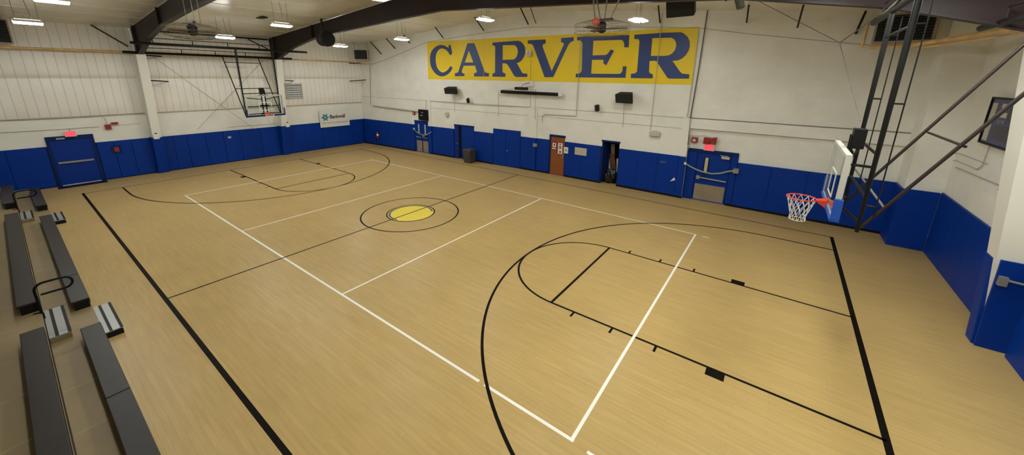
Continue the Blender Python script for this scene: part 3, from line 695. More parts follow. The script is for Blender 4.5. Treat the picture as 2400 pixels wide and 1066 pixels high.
    for (x, z, r) in ((rx2, 6.42, .06), (rl1[0], rl1[1], .06)):
        rl = build('ceiling_rail', MB().cyl((X(x), -4.75, z), (X(x), 2.75, z), r, 10), M['blackm'], root, smooth=True)
        tr = MB().cyl((X(x)-.02, -4.0, z+.24), (X(x)-.02, 1.7, z+.24), .018, 6)
        for q in range(5): y = -4.0+1.42*q; tr.cyl((X(x)-.02, y, z), (X(x)-.02, y, z+.25), .02, 6)
        build('rail_truss', tr, M['brownrod'], rl)
    return root
bs = backstop(1, 12.05, 'near basketball hoop on black masts with a glass backboard and white net, at right', 12.4, rx1=14.2, rl1=(13.95, 6.22), bz=6.2)
backstop(-1, 11.95, 'distant basketball hoop with a glass backboard hanging in front of the left wall', 12.3)
# hoist cable and clamp at the near backstop
k0 = OY(1968, 100, 3.0)
cb = MB().tube([OY(1780, 4, 4.6), k0], .008, 5).tube([k0, OX(2050, 42, 12.35)], .013, 5).tube([k0, OX(2015, 283, 12.35)], .008, 5)
build('hoist_cable', cb, M['wire'], bs)
cl = MB().tube([OX(2052, 44, 12.38), OX(2078, 28, 12.36), OX(2105, 4, 12.34), OX(2118, -14, 12.33)], .03, 8)
build('rail_clamp', cl, M['ggreen'], bs)

# ------------------------------------------------------------------ gas pipes
build('gas_pipe', MB().tube([(-14.86, -11, 6.08), (-14.86, -4.75, 6.1), (-14.86, -4.38, 6.1)], .05, 10), M['gas'], label='yellow gas pipe high on the left wall, left of the first frame', cat='pipe', smooth=True)
build('gas_pipe', MB().tube([(-14.86, 2.2, 6.08), (-14.86, 7.3, 6.04)], .04, 10), M['gas'], label='yellow gas pipe high on the left wall, between second frame and far corner', cat='pipe', smooth=True)
# ------------------------------------------------------------------ hanging lamps
def lamp(loc):
    x, y, z = loc
    root = thing('pendant_lamp', '', 'lamp', (x, y, z), 'hanging lamps')
    root['label'] = 'white gull-wing pendant lamp'
    hb = MB(); hb.hexa([(x-.24, y-.33, z+.0), (x-.24, y+.33, z+.0), (x-.06, y+.33, z+.02), (x-.06, y-.33, z+.02), (x-.24, y-.33, z+.02), (x-.24, y+.33, z+.02), (x-.05, y+.33, z+.09), (x-.05, y-.33, z+.09)])
    hb.hexa([(x+.24, y-.33, z+.0), (x+.24, y+.33, z+.0), (x+.06, y+.33, z+.02), (x+.06, y-.33, z+.02), (x+.24, y-.33, z+.02), (x+.24, y+.33, z+.02), (x+.05, y+.33, z+.09), (x+.05, y-.33, z+.09)])
    hb.box(x-.05, x+.05, y-.31, y+.31, z+.03, z+.10)
    build('housing', hb, M['lampbody'], root)
    d = MB()
    for s in (-1, 1):
        d.hexa([(x+s*.05, y-.31, z-.055), (x+s*.05, y+.31, z-.055), (x+s*.23, y+.31, z-.028), (x+s*.23, y-.31, z-.028), (x+s*.05, y-.31, z+.015), (x+s*.05, y+.31, z+.015), (x+s*.23, y+.31, z-.003), (x+s*.23, y-.31, z-.003)])
    build('diffuser', d, M['lamp'], root)
    build('added_uplight', MB().box(x-.04, x+.04, y-.28, y+.28, z+.10, z+.104), M['addedup'], root)  # added glowing strip that throws light onto the ceiling
    w = MB()
    for dy in (-.26, .26): w.cyl((x, y+dy, z+.08), (x, y+dy, roof(x)+.0), .006, 5)
    w.cyl((x, y+.1, z+.08), (x, y+.02, roof(x)), .008, 5)
    build('hanger', w, M['wire'], root)
    return root
LAMPS = [((-10.3, -7.5, 6.78), 'pendant lamp farthest left, in front of the left wall just above the yellow pipe'), ((-10.3, -1.85, 6.78), 'small-looking pendant lamp between the left frame and the black ceiling rails'), ((-10.3, 3.75, 6.78), 'low small-looking pendant lamp by the far left corner, beyond the brown frame'),
 ((-6.0, -7.2, 7.1), 'pendant lamp cut off by the top edge, upper left'), ((-6.0, -1.2, 7.1), 'pendant lamp between the two brown frames, right of the ceiling glare'), ((-6.3, 5.0, 7.08), 'pendant lamp left of the yellow painted sign'),
 ((.4, -7.2, 7.55), 'added unseen pendant lamp over the bleacher side'), ((.4, -1.15, 7.5), 'pendant lamp just showing at the top edge above the brown frame'), ((.4, 4.1, 7.5), 'pendant lamp above the letters A and R'),  # the bleacher-side lamp is out of view, added for brightness
 ((6.7, -7.2, 7.1), 'added unseen pendant lamp near the camera'), ((6.7, -1.5, 7.1), 'added unseen pendant lamp over the near half of the court'), ((6.7, 4.6, 7.1), 'pendant lamp above the right part of the yellow sign, right of the caged fan'),  # near-camera and near-half lamps are out of view, added for brightness
 ((11.2, -5.9, 6.75), 'added unseen pendant lamp behind the near baseline'), ((11.2, -2.3, 6.75), 'added unseen pendant lamp over the near key'),  # both lamps unseen, added to brighten the near end
 ((13.5, -3.6, 6.55), 'added unseen pendant lamp by the right wall'), ((11.4, .5, 6.95), 'added unseen pendant lamp in front of the near hoop'), ((13.3, .2, 6.78), 'added unseen pendant lamp between the near hoop and the right wall')]  # all three lamps unseen, added to lift the right floor and wall
l0 = lamp(LAMPS[0][0]); l0['label'] = 'white '+LAMPS[0][1]
def fixwires(r, loc): pass
for loc, lab in LAMPS[1:]: 
    r = lamp(loc); r['label'] = 'white '+lab

# ------------------------------------------------------------------ ceiling fans in wire cages
def fan(c, R, lab, rods, ang=.3, nw=30, rw_=.018):
    x, y, z = c
    root = thing('ceiling_fan', lab, 'fan', c, 'caged ceiling fans')
    cg = MB()
    for (r, dz) in ((R, .10), (R, -.10), (R*.97, .0), (R*.66, .17), (R*.66, -.16), (R*.33, .2), (R*.33, -.18)):
        cg.tube([(x+r*math.cos(2*PI*k/36), y+r*math.sin(2*PI*k/36), z+dz) for k in range(36)], .0042, 4, closed=True)
    for k in range(nw):
        a = 2*PI*k/nw; ca, sa = math.cos(a), math.sin(a)
        cg.tube([(x+r*ca, y+r*sa, z+dz) for r, dz in ((.1, .21), (R*.33, .2), (R*.66, .17), (R, .10), (R, -.10), (R*.66, -.16), (R*.33, -.18), (.06, -.19))], .0024, 3)
    build('cage', cg, M['fanw'], root)
    bl = MB()
    for k in range(3):
        a = ang+2*PI*k/3; d = Vector((math.cos(a), math.sin(a), 0)); n = Vector((-d.y, d.x, .28)).normalized()
        bl.obox(Vector(c)+d*(R*.5), d, n, d.cross(n), R*.40, .075, .006)
    build('blade', bl, M['blade'], root)
    build('motor', MB().lathe((x, y, z+.02), [(.05, -.12), (.11, -.08), (.12, .1), (.06, .16)], 14).box(x-.28, x+.28, y-.03, y+.03, z+.2, z+.25), M['brown'], root)
    rd = MB()
    for (dx, dy, tx, ty) in rods: rd.cyl((x+dx, y+dy, z+.2), (x+tx, y+ty, roof(x+tx)+.01), rw_, 6)
    build('hanger', rd, M['fanw'], root)
    return root
fan((6.95, 1.02, 6.44), .71, 'caged ceiling fan with a red ball stuck on it, over the letter E', [(-.2, 0, -.42, 0), (.2, 0, .75, 0), (-.05, 0, -.5, .2), (.05, 0, .1, .1)])
fan((-1.75, -5.28, 6.24), .60, 'caged ceiling fan at upper left, under the nearer brown frame', [(-.3, 0, -.3, 0), (.3, 0, .3, 0), (0, .2, 0, .25)], .8, 30, .008)
fan((5.25, -3.35, 6.93), .72, 'caged ceiling fan cut off at the top edge above the brown frame', [(-.3, 0, -.3, 0), (.3, 0, .3, 0)])
bp_ = OY(1397, 51, .85)
build('ball', MB().lathe((bp_.x, bp_.y, bp_.z), [(.0, -.105), (.04, -.097), (.075, -.073), (.098, -.038), (.105, 0), (.098, .038), (.075, .073), (.04, .097), (0, .105)], 16), M['redball'], label='small red ball resting on top of the caged fan', cat='ball', smooth=True)

# ------------------------------------------------------------------ heaters
def heater(c, s, lab, face, depth=.6):
    """c: centre, s: (w,h), face: unit horizontal facing direction"""
    F = Vector(face).normalized(); A = Vector((-F.y, F.x, 0)); U = Vector((0, 0, 1)); C = Vector(c)
    root = thing('unit_heater', lab, 'heater', (c[0], c[1], c[2]-s[1]/2), 'ceiling-hung unit heaters')
    build('casing', MB().obox(C-F*depth/2, A, F, U, s[0]/2, depth/2, s[1]/2), M['steel'], root)
    build('grille_back', MB().obox(C+F*.005, A, F, U, s[0]/2-.06, .004, s[1]/2-.05), M['black'], root)
    lv = MB(); n = 9
    for i in range(n):
        z = -s[1]/2+.09+(s[1]-.18)*i/(n-1); nn = (F*.8+U*-.6).normalized()
        lv.obox(C+F*.03+U*z, A, nn, nn.cross(A), s[0]/2-.06, .028, .004)
    build('louvre', lv, M['ggreen'], root)
    h = MB()
    for q in (-1, 1):
        p = C-F*depth/2+A*q*(s[0]/2-.05)+U*(s[1]/2-.02); h.cyl(p, (p.x, p.y, roof(p.x)), .012, 6)
    build('hanger', h, M['wire'], root)
    return root
heater((13.62, 7.42, 6.74), (1.30, .82), 'big louvred unit heater in the far right corner, above the yellow pipe', (-.25, -1, 0))
h1 = OY(845.5, 128, 7.0); heater((h1.x, 7.0, h1.z+.0), (.95, .72), 'louvred unit heater in the far left corner under the ceiling', (.9, -.75, 0), .5)
h2 = LP(-12, 72, 1.0); heater((h2.x, h2.y, h2.z), (.8, .95), 'grey unit heater at the extreme left edge by the ceiling', (1, .35, 0), .6)
gp = MB().tube([(13.0, 7.6, 6.22), (13.75, 7.35, 6.22), (14.75, 4.0, 6.30), (14.75, 2.3, 6.33)], .055, 10)
gp.tube([(13.9, 7.0, 6.12), (14.78, 4.2, 6.20), (14.78, 2.4, 6.24)], .028, 8)
gp.tube([(12.86, 7.95, 6.95), (12.84, 7.9, 6.24), (13.1, 7.75, 6.22)], .035, 8)
build('gas_pipe', gp, M['gas'], label='yellow gas pipes running from the right heater along the right wall', cat='pipe', smooth=True)
gp = MB().tube([(-14.2, 7.1, 6.05), (-12.9, 7.45, 5.98)], .04, 8); build('gas_pipe', gp, M['gas'], label='short yellow pipe under the far left corner heater', cat='pipe', smooth=True)

# ------------------------------------------------------------------ loudspeakers
def cabinet(name, c, ax, hw, hh, hd, lab, tilt=.25, par=None, group=None, mount=None):
    """trapezoid loudspeaker: c centre of front, faces -y by default rotated by ax, tilted down"""
    F = Vector((math.sin(ax), -math.cos(ax), -tilt)).normalized(); A = Vector((math.cos(ax), math.sin(ax), 0)); U = A.cross(F)*-1
    if U.z < 0: U = -U
    C = Vector(c); root = thing(name, lab, 'loudspeaker', c, group)
    a, b = hw, hw*.7
    m = MB().hexa([C-A*a-U*hh, C+A*a-U*hh, C+A*b-U*hh-F*hd*2, C-A*b-U*hh-F*hd*2, C-A*a+U*hh, C+A*a+U*hh, C+A*b+U*hh-F*hd*2, C-A*b+U*hh-F*hd*2])
    build('cabinet', m, M['black'], root, bevel=.012)
    build('grille', MB().obox(C+F*.006, A, F, U, hw-.02, .006, hh-.02), M['cloth'], root)
    if mount: build('bracket', MB().cyl(C-F*hd, Vector(mount), .022, 8), M['blackm'], root)
    return root
q = WP(1056, 214, .45); cabinet('loudspeaker', q, .3, .43, .18, .17, 'black loudspeaker on the wall under the letter C', .35, group='wall loudspeakers', mount=WP(1056, 212, .0))
q = WP(1462, 232, .45); cabinet('loudspeaker', q, -.05, .41, .21, .17, 'black loudspeaker on the wall under the letters E and R', .35, group='wall loudspeakers', mount=WP(1460, 230, 0))
q = WP(1096.5, 237, .25); cabinet('loudspeaker', q, .4, .09, .13, .09, 'tiny black loudspeaker between the left speaker and the screen', .5, group='wall loudspeakers', mount=WP(1097, 240, 0))
q = WP(1397, 254, .25); cabinet('loudspeaker', q, -.3, .09, .15, .09, 'tiny black loudspeaker left of the larger right one', .2, group='wall loudspeakers', mount=WP(1397, 254, 0))
q = OY(1593, 6, 3.6); r = cabinet('loudspeaker', q, -.12, .40, .40, .26, 'big black loudspeaker hanging at the top edge above the letter R', .35)
build('hanger', MB().cyl(q+Vector((-.25, .3, .2)), (q.x-.25, q.y+.3, roof(q.x)), .015, 6).cyl(q+Vector((.25, .3, .2)), (q.x+.25, q.y+.3, roof(q.x)), .015, 6), M['blackm'], r)
# round hoist motor under the frame
q = OY(762, 92, 1.55)
r = thing('hoist_motor', 'round black hoist motor hanging beside the brown frame, right of the distant hoop', 'motor', q)
build('drum', MB().cyl(q+Vector((-.3, 0, -.0)), q+Vector((.05, 0, 0)), .32, 16).cyl(q+Vector((.05, 0, .0)), q+Vector((.32, 0, .02)), .36, 16), M['black'], r, bevel=.03)
build('hanger', MB().box(q.x-.22, q.x-.12, q.y-.03, q.y+.03, q.z+.2, q.z+1.0), M['brown'], r)
q = OY(1735, 6, 1.6); r = thing('spotlight', 'small dull green spotlight under the brown frame right of the hanging loudspeaker', 'spotlight', q)
build('body', MB().cyl(q+Vector((-.06, 0, .12)), q+Vector((.03, -.03, -.12)), .085, 12), M['ggreen'], r)
build('bracket', MB().cyl(q+Vector((0, 0, .1)), q+Vector((0, .28, .45)), .02, 6), M['ggreen'], r)

# ------------------------------------------------------------------ projection screen, projector, wall devices
a = WP(1175, 214.5, .18); b = WP(1310, 221.5, .18)
r = thing('projection_screen', 'long black rolled-up projection screen case with white end caps', 'projection screen', (a+b)/2)
build('case', MB().cyl(a, b, .085, 12), M['black'], r, smooth=True)
d = (b-a).normalized(); build('end_cap', MB().obox(a-d*.07, d, (0, 1, 0), (0, 0, 1), .07, .08, .09), M['paper'], r); build('end_cap', MB().obox(b+d*.1, d, (0, 1, 0), (0, 0, 1), .10, .08, .09), M['paper'], r)
c = WP(1222, 207.5, .5)
r = thing('projector', 'small dark projector on a wall arm above the projection screen', 'projector', c)
build('body', MB().obox(c, d, (0, 1, 0), (0, 0, 1), .34, .16, .075), M['brown'], r, bevel=.02)
w0 = WP(1242, 196, 0); build('arm', MB().tube([c+Vector((0, 0, .08)), c+Vector((.1, 0, .22)), w0+Vector((0, -.05, .05))], .02, 6), M['grey'], r)
build('wall_plate', MB().obox(w0+Vector((0, -.03, 0)), (1, KX, 0), (0, 1, 0), (0, 0, 1), .24, .02, .15), M['paper'], r)
def disc(name, u, v, rr, dep, m, lab, cat, off=0):
    p = WP(u, v, 0); return build(name, MB().lathe((0, 0, 0), [(rr, 0), (rr, dep*.5), (rr*.8, dep)], 16), m, label=lab, cat=cat) , p
for (u, v, lab) in ((1049, 268, 'round cream light fixture on the wall right of the double doors'), (1536, 314, 'larger cream wall light above the blue pads, left of the exit door')):
    p = WP(u, v, 0); big = u > 1500
    r = thing('wall_light', lab, 'wall light', p)
    if big: build('shade', MB().box(p.x-.24, p.x+.24, p.y-.16, p.y-.0, p.z-.11, p.z+.12), M['cream'], r, bevel=.05)
    else: build('shade', MB().tube([p, p+Vector((0, -.12, 0))], .17, 16, r2=.14), M['cream'], r)
    build('base', MB().obox(p+Vector((0, -.01, .0)), (1, KX if p.x < 1 else 0, 0), (0, 1, 0), (0, 0, 1), .12, .012, .14), M['conduit'], r)
p = WP(1243, 126, 0); r = thing('emergency_light', 'small white emergency light with two heads on the yellow sign between R and V', 'emergency light', p)
build('box', MB().box(p.x-.12, p.x+.14, p.y-.14, p.y-.03, p.z-.14, p.z+.08), M['cream'], r)
for s in (-.1, .1): build('lamp_head', MB().cyl((p.x+s, p.y-.1, p.z+.14), (p.x+s, p.y-.22, p.z+.1), .06, 10), M['paper'], r)
# small black board above the double doors
a = WP(981, 281, .16); b = WP(1001, 258, .16)
r = thing('scoreboard', 'small black board with faint white marks above the double doors', 'scoreboard', ((a.x+b.x)/2, a.y, a.z))
build('board', MB().hexa([(a.x, a.y, a.z), (b.x, b.y, a.z), (b.x, b.y+.15, a.z), (a.x, a.y+.15, a.z), (a.x, a.y, b.z), (b.x, b.y, b.z), (b.x, b.y+.15, b.z), (a.x, a.y+.15, b.z)]), M['black'], r)
mm = MB()
for (fx, fz, wx) in ((.45, .72, .16), (.32, .45, .2), (.42, .48, .1)):
    px = a.x+(b.x-a.x)*fx; py = a.y+(b.y-a.y)*fx-.008; pz = a.z+(b.z-a.z)*fz; mm.box(px-wx/2, px+wx/2, py-.004, py+.002, pz-.012, pz+.012)
build('marking', mm, M['paper'], r)
# bell / alarm boxes
def horn(u, v, s, lab, w='far', extra=True):
    p = WP(u, v, 0) if w == 'far' else (LP(u, v, 0) if w == 'left' else RP(u, v))
    r = thing('fire_alarm', lab, 'fire alarm', p, 'red fire alarm devices')
    if w == 'left':
        build('box', MB().box(p.x, p.x+.12, p.y-.12, p.y+.08, p.z-.13, p.z+.09), M['red'], r); build('strobe', MB().box(p.x, p.x+.15, p.y+.10, p.y+.34, p.z+.09, p.z+.18), M['red'], r)
    elif extra:
        build('box', MB().box(p.x-.1, p.x+.12, p.y-.1, p.y+.15, p.z-.14, p.z+.12), M['red'], r); build('strobe', MB().hexa([(p.x+.12, p.y-.1, p.z-.02), (p.x+.36, p.y-.1, p.z-.14), (p.x+.36, p.y+.15, p.z-.14), (p.x+.12, p.y+.15, p.z-.02), (p.x+.12, p.y-.1, p.z+.1), (p.x+.36, p.y-.1, p.z+.16), (p.x+.36, p.y+.15, p.z+.16), (p.x+.12, p.y+.15, p.z+.1)]), M['red'], r)
    else:
        build('box', MB().box(p.x-s, p.x+s, p.y-.08, p.y+.15 if p.x > 8 else p.y-.005, p.z-s, p.z+s), M['red'], r)
        build('cap', MB().cyl((p.x, p.y-.08, p.z), (p.x, p.y-.10, p.z), s*.6, 12), M['cream'], r)
horn(254, 296, .1, 'red fire alarm horn on the left wall, right of the exit door', 'left')
horn(971, 265, .11, 'small red alarm box left of the small black board', extra=False)
horn(1628, 328, .11, 'square red alarm box above the left part of the exit door', extra=False)
horn(1656, 329, .15, 'red bow-tie shaped alarm horn above the glowing exit sign')
# exit signs
def exitsign(P, A, F, w, h, lab, stem):
    r = thing('exit_sign', lab, 'exit sign', P, 'glowing exit signs'); P = Vector(P); U = Vector((0, 0, 1)); A = Vector(A).normalized(); F = Vector(F).normalized()
    build('housing', MB().obox(P-F*.03, A, F, U, w/2+.02, .03, h/2+.02), M['paper'], r)
    build('face', MB().obox(P+F*.004, A, F, U, w/2, .004, h/2), mat('exit_face', (.5, .15, .15), .5, emit=(1, .10, .14), es=.55), r)
    t = text_obj('lettering', 'EXIT', M['exit'], r, P+F*.010-A*(w*.44)-U*(h*.33), A, U, h*.92, .003, off=.004, width=w/(h*2.15))
    build('stem', MB().cyl(P+U*h/2, P+U*(h/2+stem)-F*.02, .015, 6).obox(P-F*.09, F, A, U, .06, .03, .03), M['grey'], r)
exitsign(WP(1662, 345.5, -.05), (1, 0, 0), (0, -1, 0), .36, .24, 'glowing red exit sign above the right exit door with the belt', .06)
exitsign(LP(165, 313.5, .15), (.03, 1, 0), (1, 0, 0), .32, .22, 'glowing red exit sign above the left wall exit door', .12)
# wall belts
def belt(P, lab, sag=True):
    r = thing('belt_barrier', lab, 'barrier belt', P[0], 'belts stretched across exit doors')
    n = len(P); m = MB()
    for i in range(n-1): m.obox((P[i]+P[i+1])/2, P[i+1]-P[i], (0, 1, 0), (P[i+1]-P[i]).cross(Vector((0, 1, 0))), (P[i+1]-P[i]).length/2+.004, .004, .028)
    build('belt', m, M['strap'], r); return r
pp = [WP(u, v, .12) for u, v in ((1607, 383), (1618, 390), (1632, 397), (1648, 403), (1668, 407), (1688, 406), (1704, 402), (1718, 400))]
r = belt(pp, 'sagging grey-green belt stretched across the right exit door')
build('cassette', MB().box(pp[-1].x, pp[-1].x+.2, pp[-1].y-.04, pp[-1].y+.19, pp[-1].z-.09, pp[-1].z+.09), M['grey'], r)
build('wall_clip', MB().box(pp[0].x-.06, pp[0].x+.02, pp[0].y-.03, pp[0].y+.05, pp[0].z-.05, pp[0].z+.06), M['paper'], r)
pp = [WP(u, v, .14) for u, v in ((970, 302), (976, 309), (985, 314), (993, 317.5), (1001, 315), (1011, 309))]
r = belt(pp, 'sagging pale belt hung across the double exit doors')
build('buckle', MB().box(pp[3].x-.1, pp[3].x+.1, pp[3].y-.05, pp[3].y+.04, pp[3].z-.08, pp[3].z+.08), M['grey'], r)
build('wall_clip', MB().box(pp[0].x-.05, pp[0].x+.02, pp[0].y-.03, pp[0].y+.07, pp[0].z-.05, pp[0].z+.06), M['paper'], r)
# fire extinguisher
p = WP(886, 314, .12); r = thing('fire_extinguisher', 'red fire extinguisher on the blue pads near the far left corner', 'fire extinguisher', p)
build('cylinder', MB().lathe((p.x, p.y-.03, p.z-.3), [(.08, 0), (.085, .03), (.085, .36), (.05, .44), (.03, .46)], 12), M['red'], r, smooth=True)
build('valve', MB().box(p.x-.05, p.x+.07, p.y-.06, p.y, p.z+.16, p.z+.22), M['black'], r)
build('label_sleeve', MB().lathe((p.x, p.y-.03, p.z-.12), [(.086, 0), (.087, .12), (.086, .121)], 12), M['paper'], r)
# intercom box and vent plate and papers
p = WP(1257, 338, 0)
r = thing('wall_phone', 'small grey phone box with a white card on the pad left of the wooden door', 'wall phone', p)
build('box', MB().box(p.x-.12, p.x+.12, p.y-.16, p.y-.065, p.z-.12, p.z+.06), M['grey'], r)
build('card', MB().box(p.x-.14, p.x-.06, p.y-.10, p.y-.065, p.z+.1, p.z+.34), M['paper'], r)
p = WP(1361, 355, .07); r = thing('wall_grille', 'cream rectangular plate set in the blue pads right of the wooden door', 'vent', p)
build('plate', wallbox(MB(), p.x-.33, p.x+.33, p.z-.19, p.z+.19, .085, -.06), M['cream'], r)
if 0: build('frame', wallbox(wallbox(MB(), p.x-.37, p.x-.33, p.z-.23, p.z+.23, .095, -.06), p.x+.33, p.x+.36, p.z-.23, p.z+.23, .095, -.06), M['paper'], r)
def paper(P, w, h, lab, m='paper', extra=None, tilt=0):
    r = thing('paper_sign', lab, 'paper sign', P)
    X = Vector((math.cos(tilt), 0, math.sin(tilt))); Z = Vector((-math.sin(tilt), 0, math.cos(tilt)))
    build('sheet', MB().obox(P, X, (0, 1, 0), Z, w/2, .003, h/2), M[m], r)
    for (fx, fz, fw, fh, mm_) in (extra or []):
        build('print', MB().obox(Vector(P)+X*fx*w+Z*fz*h+Vector((0, -.005, 0)), X, (0, 1, 0), Z, fw*w/2, .002, fh*h/2), M[mm_], r)
P = WP(1299, 342, .03); paper(P, .3, .46, 'red and white paper sign taped high on the wooden door', 'red', [(0, .12, .7, .5, 'paper'), (0, -.3, .8, .12, 'paper'), (.02, .15, .25, .25, 'textr')], -.05)
P = WP(1313, 348, .03); paper(P, .26, .58, 'tall white printed cutout on the wooden door, below and right of the red sign', 'paper', [(0, .1, .55, .3, 'textr'), (0, -.32, .35, .2, 'lineblue'), (-.02, .38, .3, .1, 'lineblue')])
P = WP(1326.5, 352, .075); paper(P, .25, .33, 'white notice sheet on the blue pad right of the wooden door', 'paper', [(0, .1, .6, .1, 'textr'), (0, -.1, .6, .08, 'textk')])
P = WP(1578, 420, .08); m = MB().face([P+Vector((-.11, 0, -.1)), P+Vector((.09, 0, -.02)), P+Vector((.05, -.03, .12))])
m = MB().prism([P+Vector((-.13, 0, -.12)), P+Vector((.09, 0, -.02)), P+Vector((.03, 0, .10))], (0, -.008, 0)); build('paper_scrap', m, M['paper'], label='torn white paper scrap stuck on the blue pad left of the pilaster', cat='paper')
P = WP(1554, 379.5, .075); t = thing('pad_mark', 'tiny pale maker lettering on a blue pad left of the exit door', 'lettering', P)
text_obj('lettering', 'HADCO'[0:0]+'ISCO', M['grey'], t, P+Vector((-.12, 0, -.04)), (1, 0, 0), (0, 0, 1), .11, .002)
# handwritten thing at the double doors: vertical rope
# ------------------------------------------------------------------ conduits
def conduit(P, rr, lab, m='conduit'): build('conduit', MB().tube(P, rr*.75, 6), M[m], label=lab, cat='conduit')
O = .035
conduit([WP(u, v, O) for u, v in ((867, 152), (868.5, 246))], .03, 'vertical pipe in the far left corner of the lettered wall')
conduit([WP(u, v, .09) for u, v in ((874, 248), (985, 262))], .05, 'thick pipe along the wall above the double doors')
conduit([WP(u, v, O) for u, v in ((998, 258), (998, 237), (1010, 237), (1130, 246), (1241, 251), (1243, 247), (1243, 202))], .017, 'thin conduit running from the double doors up to the projector')
conduit([WP(u, v, O) for u, v in ((1166, 212), (1208, 208))], .014, 'short conduit from the switch box to the projector')
conduit([WP(u, v, O) for u, v in ((1168, 214), (1168, 272))], .02, 'vertical conduit under the left end of the screen')
conduit([WP(u, v, .1) for u, v in ((1243, 208), (1255, 211), (1254, 279))], .02, 'vertical conduit crossing the screen case')
conduit([WP(u, v, O) for u, v in ((1065.5, 224), (1065.5, 264))], .016, 'thin conduit hanging below the left wall speaker')
conduit([WP(u, v, O) for u, v in ((1271, 286), (1271, 272), (1277, 268), (1350, 272), (1352, 250), (1356, 180), (1361, 92))], .024, 'bent conduit climbing beside the letter E')
conduit([WP(u, v, O) for u, v in ((1463, 246), (1459.5, 298))], .018, 'thin conduit hanging below the right wall speaker')
conduit([WP(u, v, O) for u, v in ((1552, 30), (1548, 78), (1538, 175), (1524, 304))], .022, 'long conduit running down through the letter R to the cream light', 'cream')
conduit([WP(u, v, .045) for u, v in ((1638.5, 70), (1626, 165), (1611, 274))], .02, 'conduit down the right edge of the yellow sign')
conduit([WP(u, v, .045) for u, v in ((1659, 20), (1638, 160), (1619, 270), (1612, 340))], .028, 'dark-jointed conduit right of the yellow sign', 'wire')
conduit([WP(u, v, .06) for u, v in ((1134, 84), (1134, 182))], .012, 'thin cable across the sign between A and R', 'signy')
conduit([WP(u, v, .06) for u, v in ((1244, 140), (1243, 190))], .010, 'thin cable below the emergency light', 'wire')
conduit([WP(u, v, .07) for u, v in ((1618, 316), (1624, 318), (1654, 318), (1657, 322))], .018, 'small conduit feeding the alarm horn over the exit door')
conduit([LP(u, v, .08) for u, v in ((0, 282), (120, 277), (238, 271), (246, 277), (251, 292))], .02, 'conduit along the left wall ending at the red alarm horn')
conduit([LP(u, v, .04) for u, v in ((0, 311), (140, 303), (232, 296.5))], .014, 'lower conduit on the left wall above the exit sign')
conduit([LP(u, v, .06) for u, v in ((268, 293.5), (330, 289))], .01, 'thin cable right of the red alarm horn')
conduit([LP(u, v, .08) for u, v in ((246, 270), (339, 265), (345, 280), (353, 320))], .016, 'cable looping down the first column')
conduit([LP(u, v, .04) for u, v in ((532, 303), (534, 298), (650, 289))], .012, 'thin cable along the left wall above the pads under the distant hoop')
# X bracing rods
for (a, b, w) in (((352, 128), (598, 303), 'falling to the right'), ((640, 118), (462, 304), 'falling to the left')):
    build('bracing_rod', MB().cyl(LP(a[0], a[1], .2), LP(b[0], b[1], .11), .011, 5), M['conduit'], label='thin white cross-bracing rod on the left wall, '+w, cat='rod')
# conduits on the right wall
conduit([RP(u, v, .03) for u, v in ((2148, 340), (2160, 352), (2250, 360), (2315, 385))], .014, 'upper wavy conduit on the right wall under the scoreboard')
conduit([RP(u, v, .03) for u, v in ((2090, 352), (2160, 370), (2240, 376), (2290, 397), (2302, 388), (2322, 335))], .014, 'lower conduit looping up to the scoreboard')
conduit([RP(u, v, .03) for u, v in ((2240, 392), (2356, 440))], .02, 'straight painted conduit low on the right wall')
# ------------------------------------------------------------------ things on the left wall
wn = thing('window_1', None, None, LP(690, 213, 0), kind='structure')
ya, yb = LP(668.5, 215, .1).y, LP(708, 213, .1).y
fr = MB(); leftbox(fr, ya, yb, 3.60, 3.68, .16, 0); leftbox(fr, ya, yb, 4.50, 4.56, .16, 0); leftbox(fr, ya, ya+.05, 3.6, 4.56, .16, 0); leftbox(fr, yb-.05, yb, 3.6, 4.56, .16, 0)
build('window_frame', fr, M['cream'], wn)
lv = MB()
for i in range(6):
    z = 3.74+.14*i; y0, y1 = ya+.06, yb-.06
    lv.hexa([(xl(y0)+.10, y0, z), (xl(y0)+.15, y0, z-.05), (xl(y1)+.15, y1, z-.05), (xl(y1)+.10, y1, z), (xl(y0)+.10, y0, z+.012), (xl(y0)+.15, y0, z-.038), (xl(y1)+.15, y1, z-.038), (xl(y1)+.10, y1, z+.012)])
build('louvre', lv, M['louv'], wn)
build('pane', leftbox(MB(), ya+.05, yb-.05, 3.68, 4.5, .085, -.05), M['sky'], wn)
# sponsor banner
A_ = LP(748, 299, .14); ya, yb = 4.36, 6.52; z0, z1 = 1.52, 2.70
r = thing('banner', 'white sponsor banner with teal emblem hung over the blue pads on the left wall', 'banner', (xl(5.4)+.13, 5.4, z0))
build('sheet', leftbox(MB(), ya, yb, z0, z1, .135, -.125), M['paper'], r)
xs = lambda y: xl(y)+.14
em = MB(); cy_, cz_ = ya+.40, z0+.70
for k in range(12):
    a = 2*PI*k/12; dy, dz = math.cos(a), math.sin(a); rr = .26 if k % 2 == 0 else .17
    w = .035; py, pz = -dz*w, dy*w
    em.prism([(xs(cy_), cy_+dy*.05+py*.4, cz_+dz*.05+pz*.4), (xs(cy_), cy_+dy*.05-py*.4, cz_+dz*.05-pz*.4), (xs(cy_), cy_+dy*rr-py*1.6, cz_+dz*rr-pz*1.6), (xs(cy_), cy_+dy*rr+py*1.6, cz_+dz*rr+pz*1.6)], (.004, 0, 0))
build('emblem', em, M['teal'], r)
text_obj('lettering', 'Bankwell', M['textk'], r, (xs(ya+.72), ya+.72, z0+.60), (.028, 1, 0), (0, 0, 1), .36, .003, off=.012, width=.88)
text_obj('lettering', 'Your Vision. ', M['textr'], r, (xs(ya+.14), ya+.14, z0+.26), (.028, 1, 0), (0, 0, 1), .155, .003, width=.9)
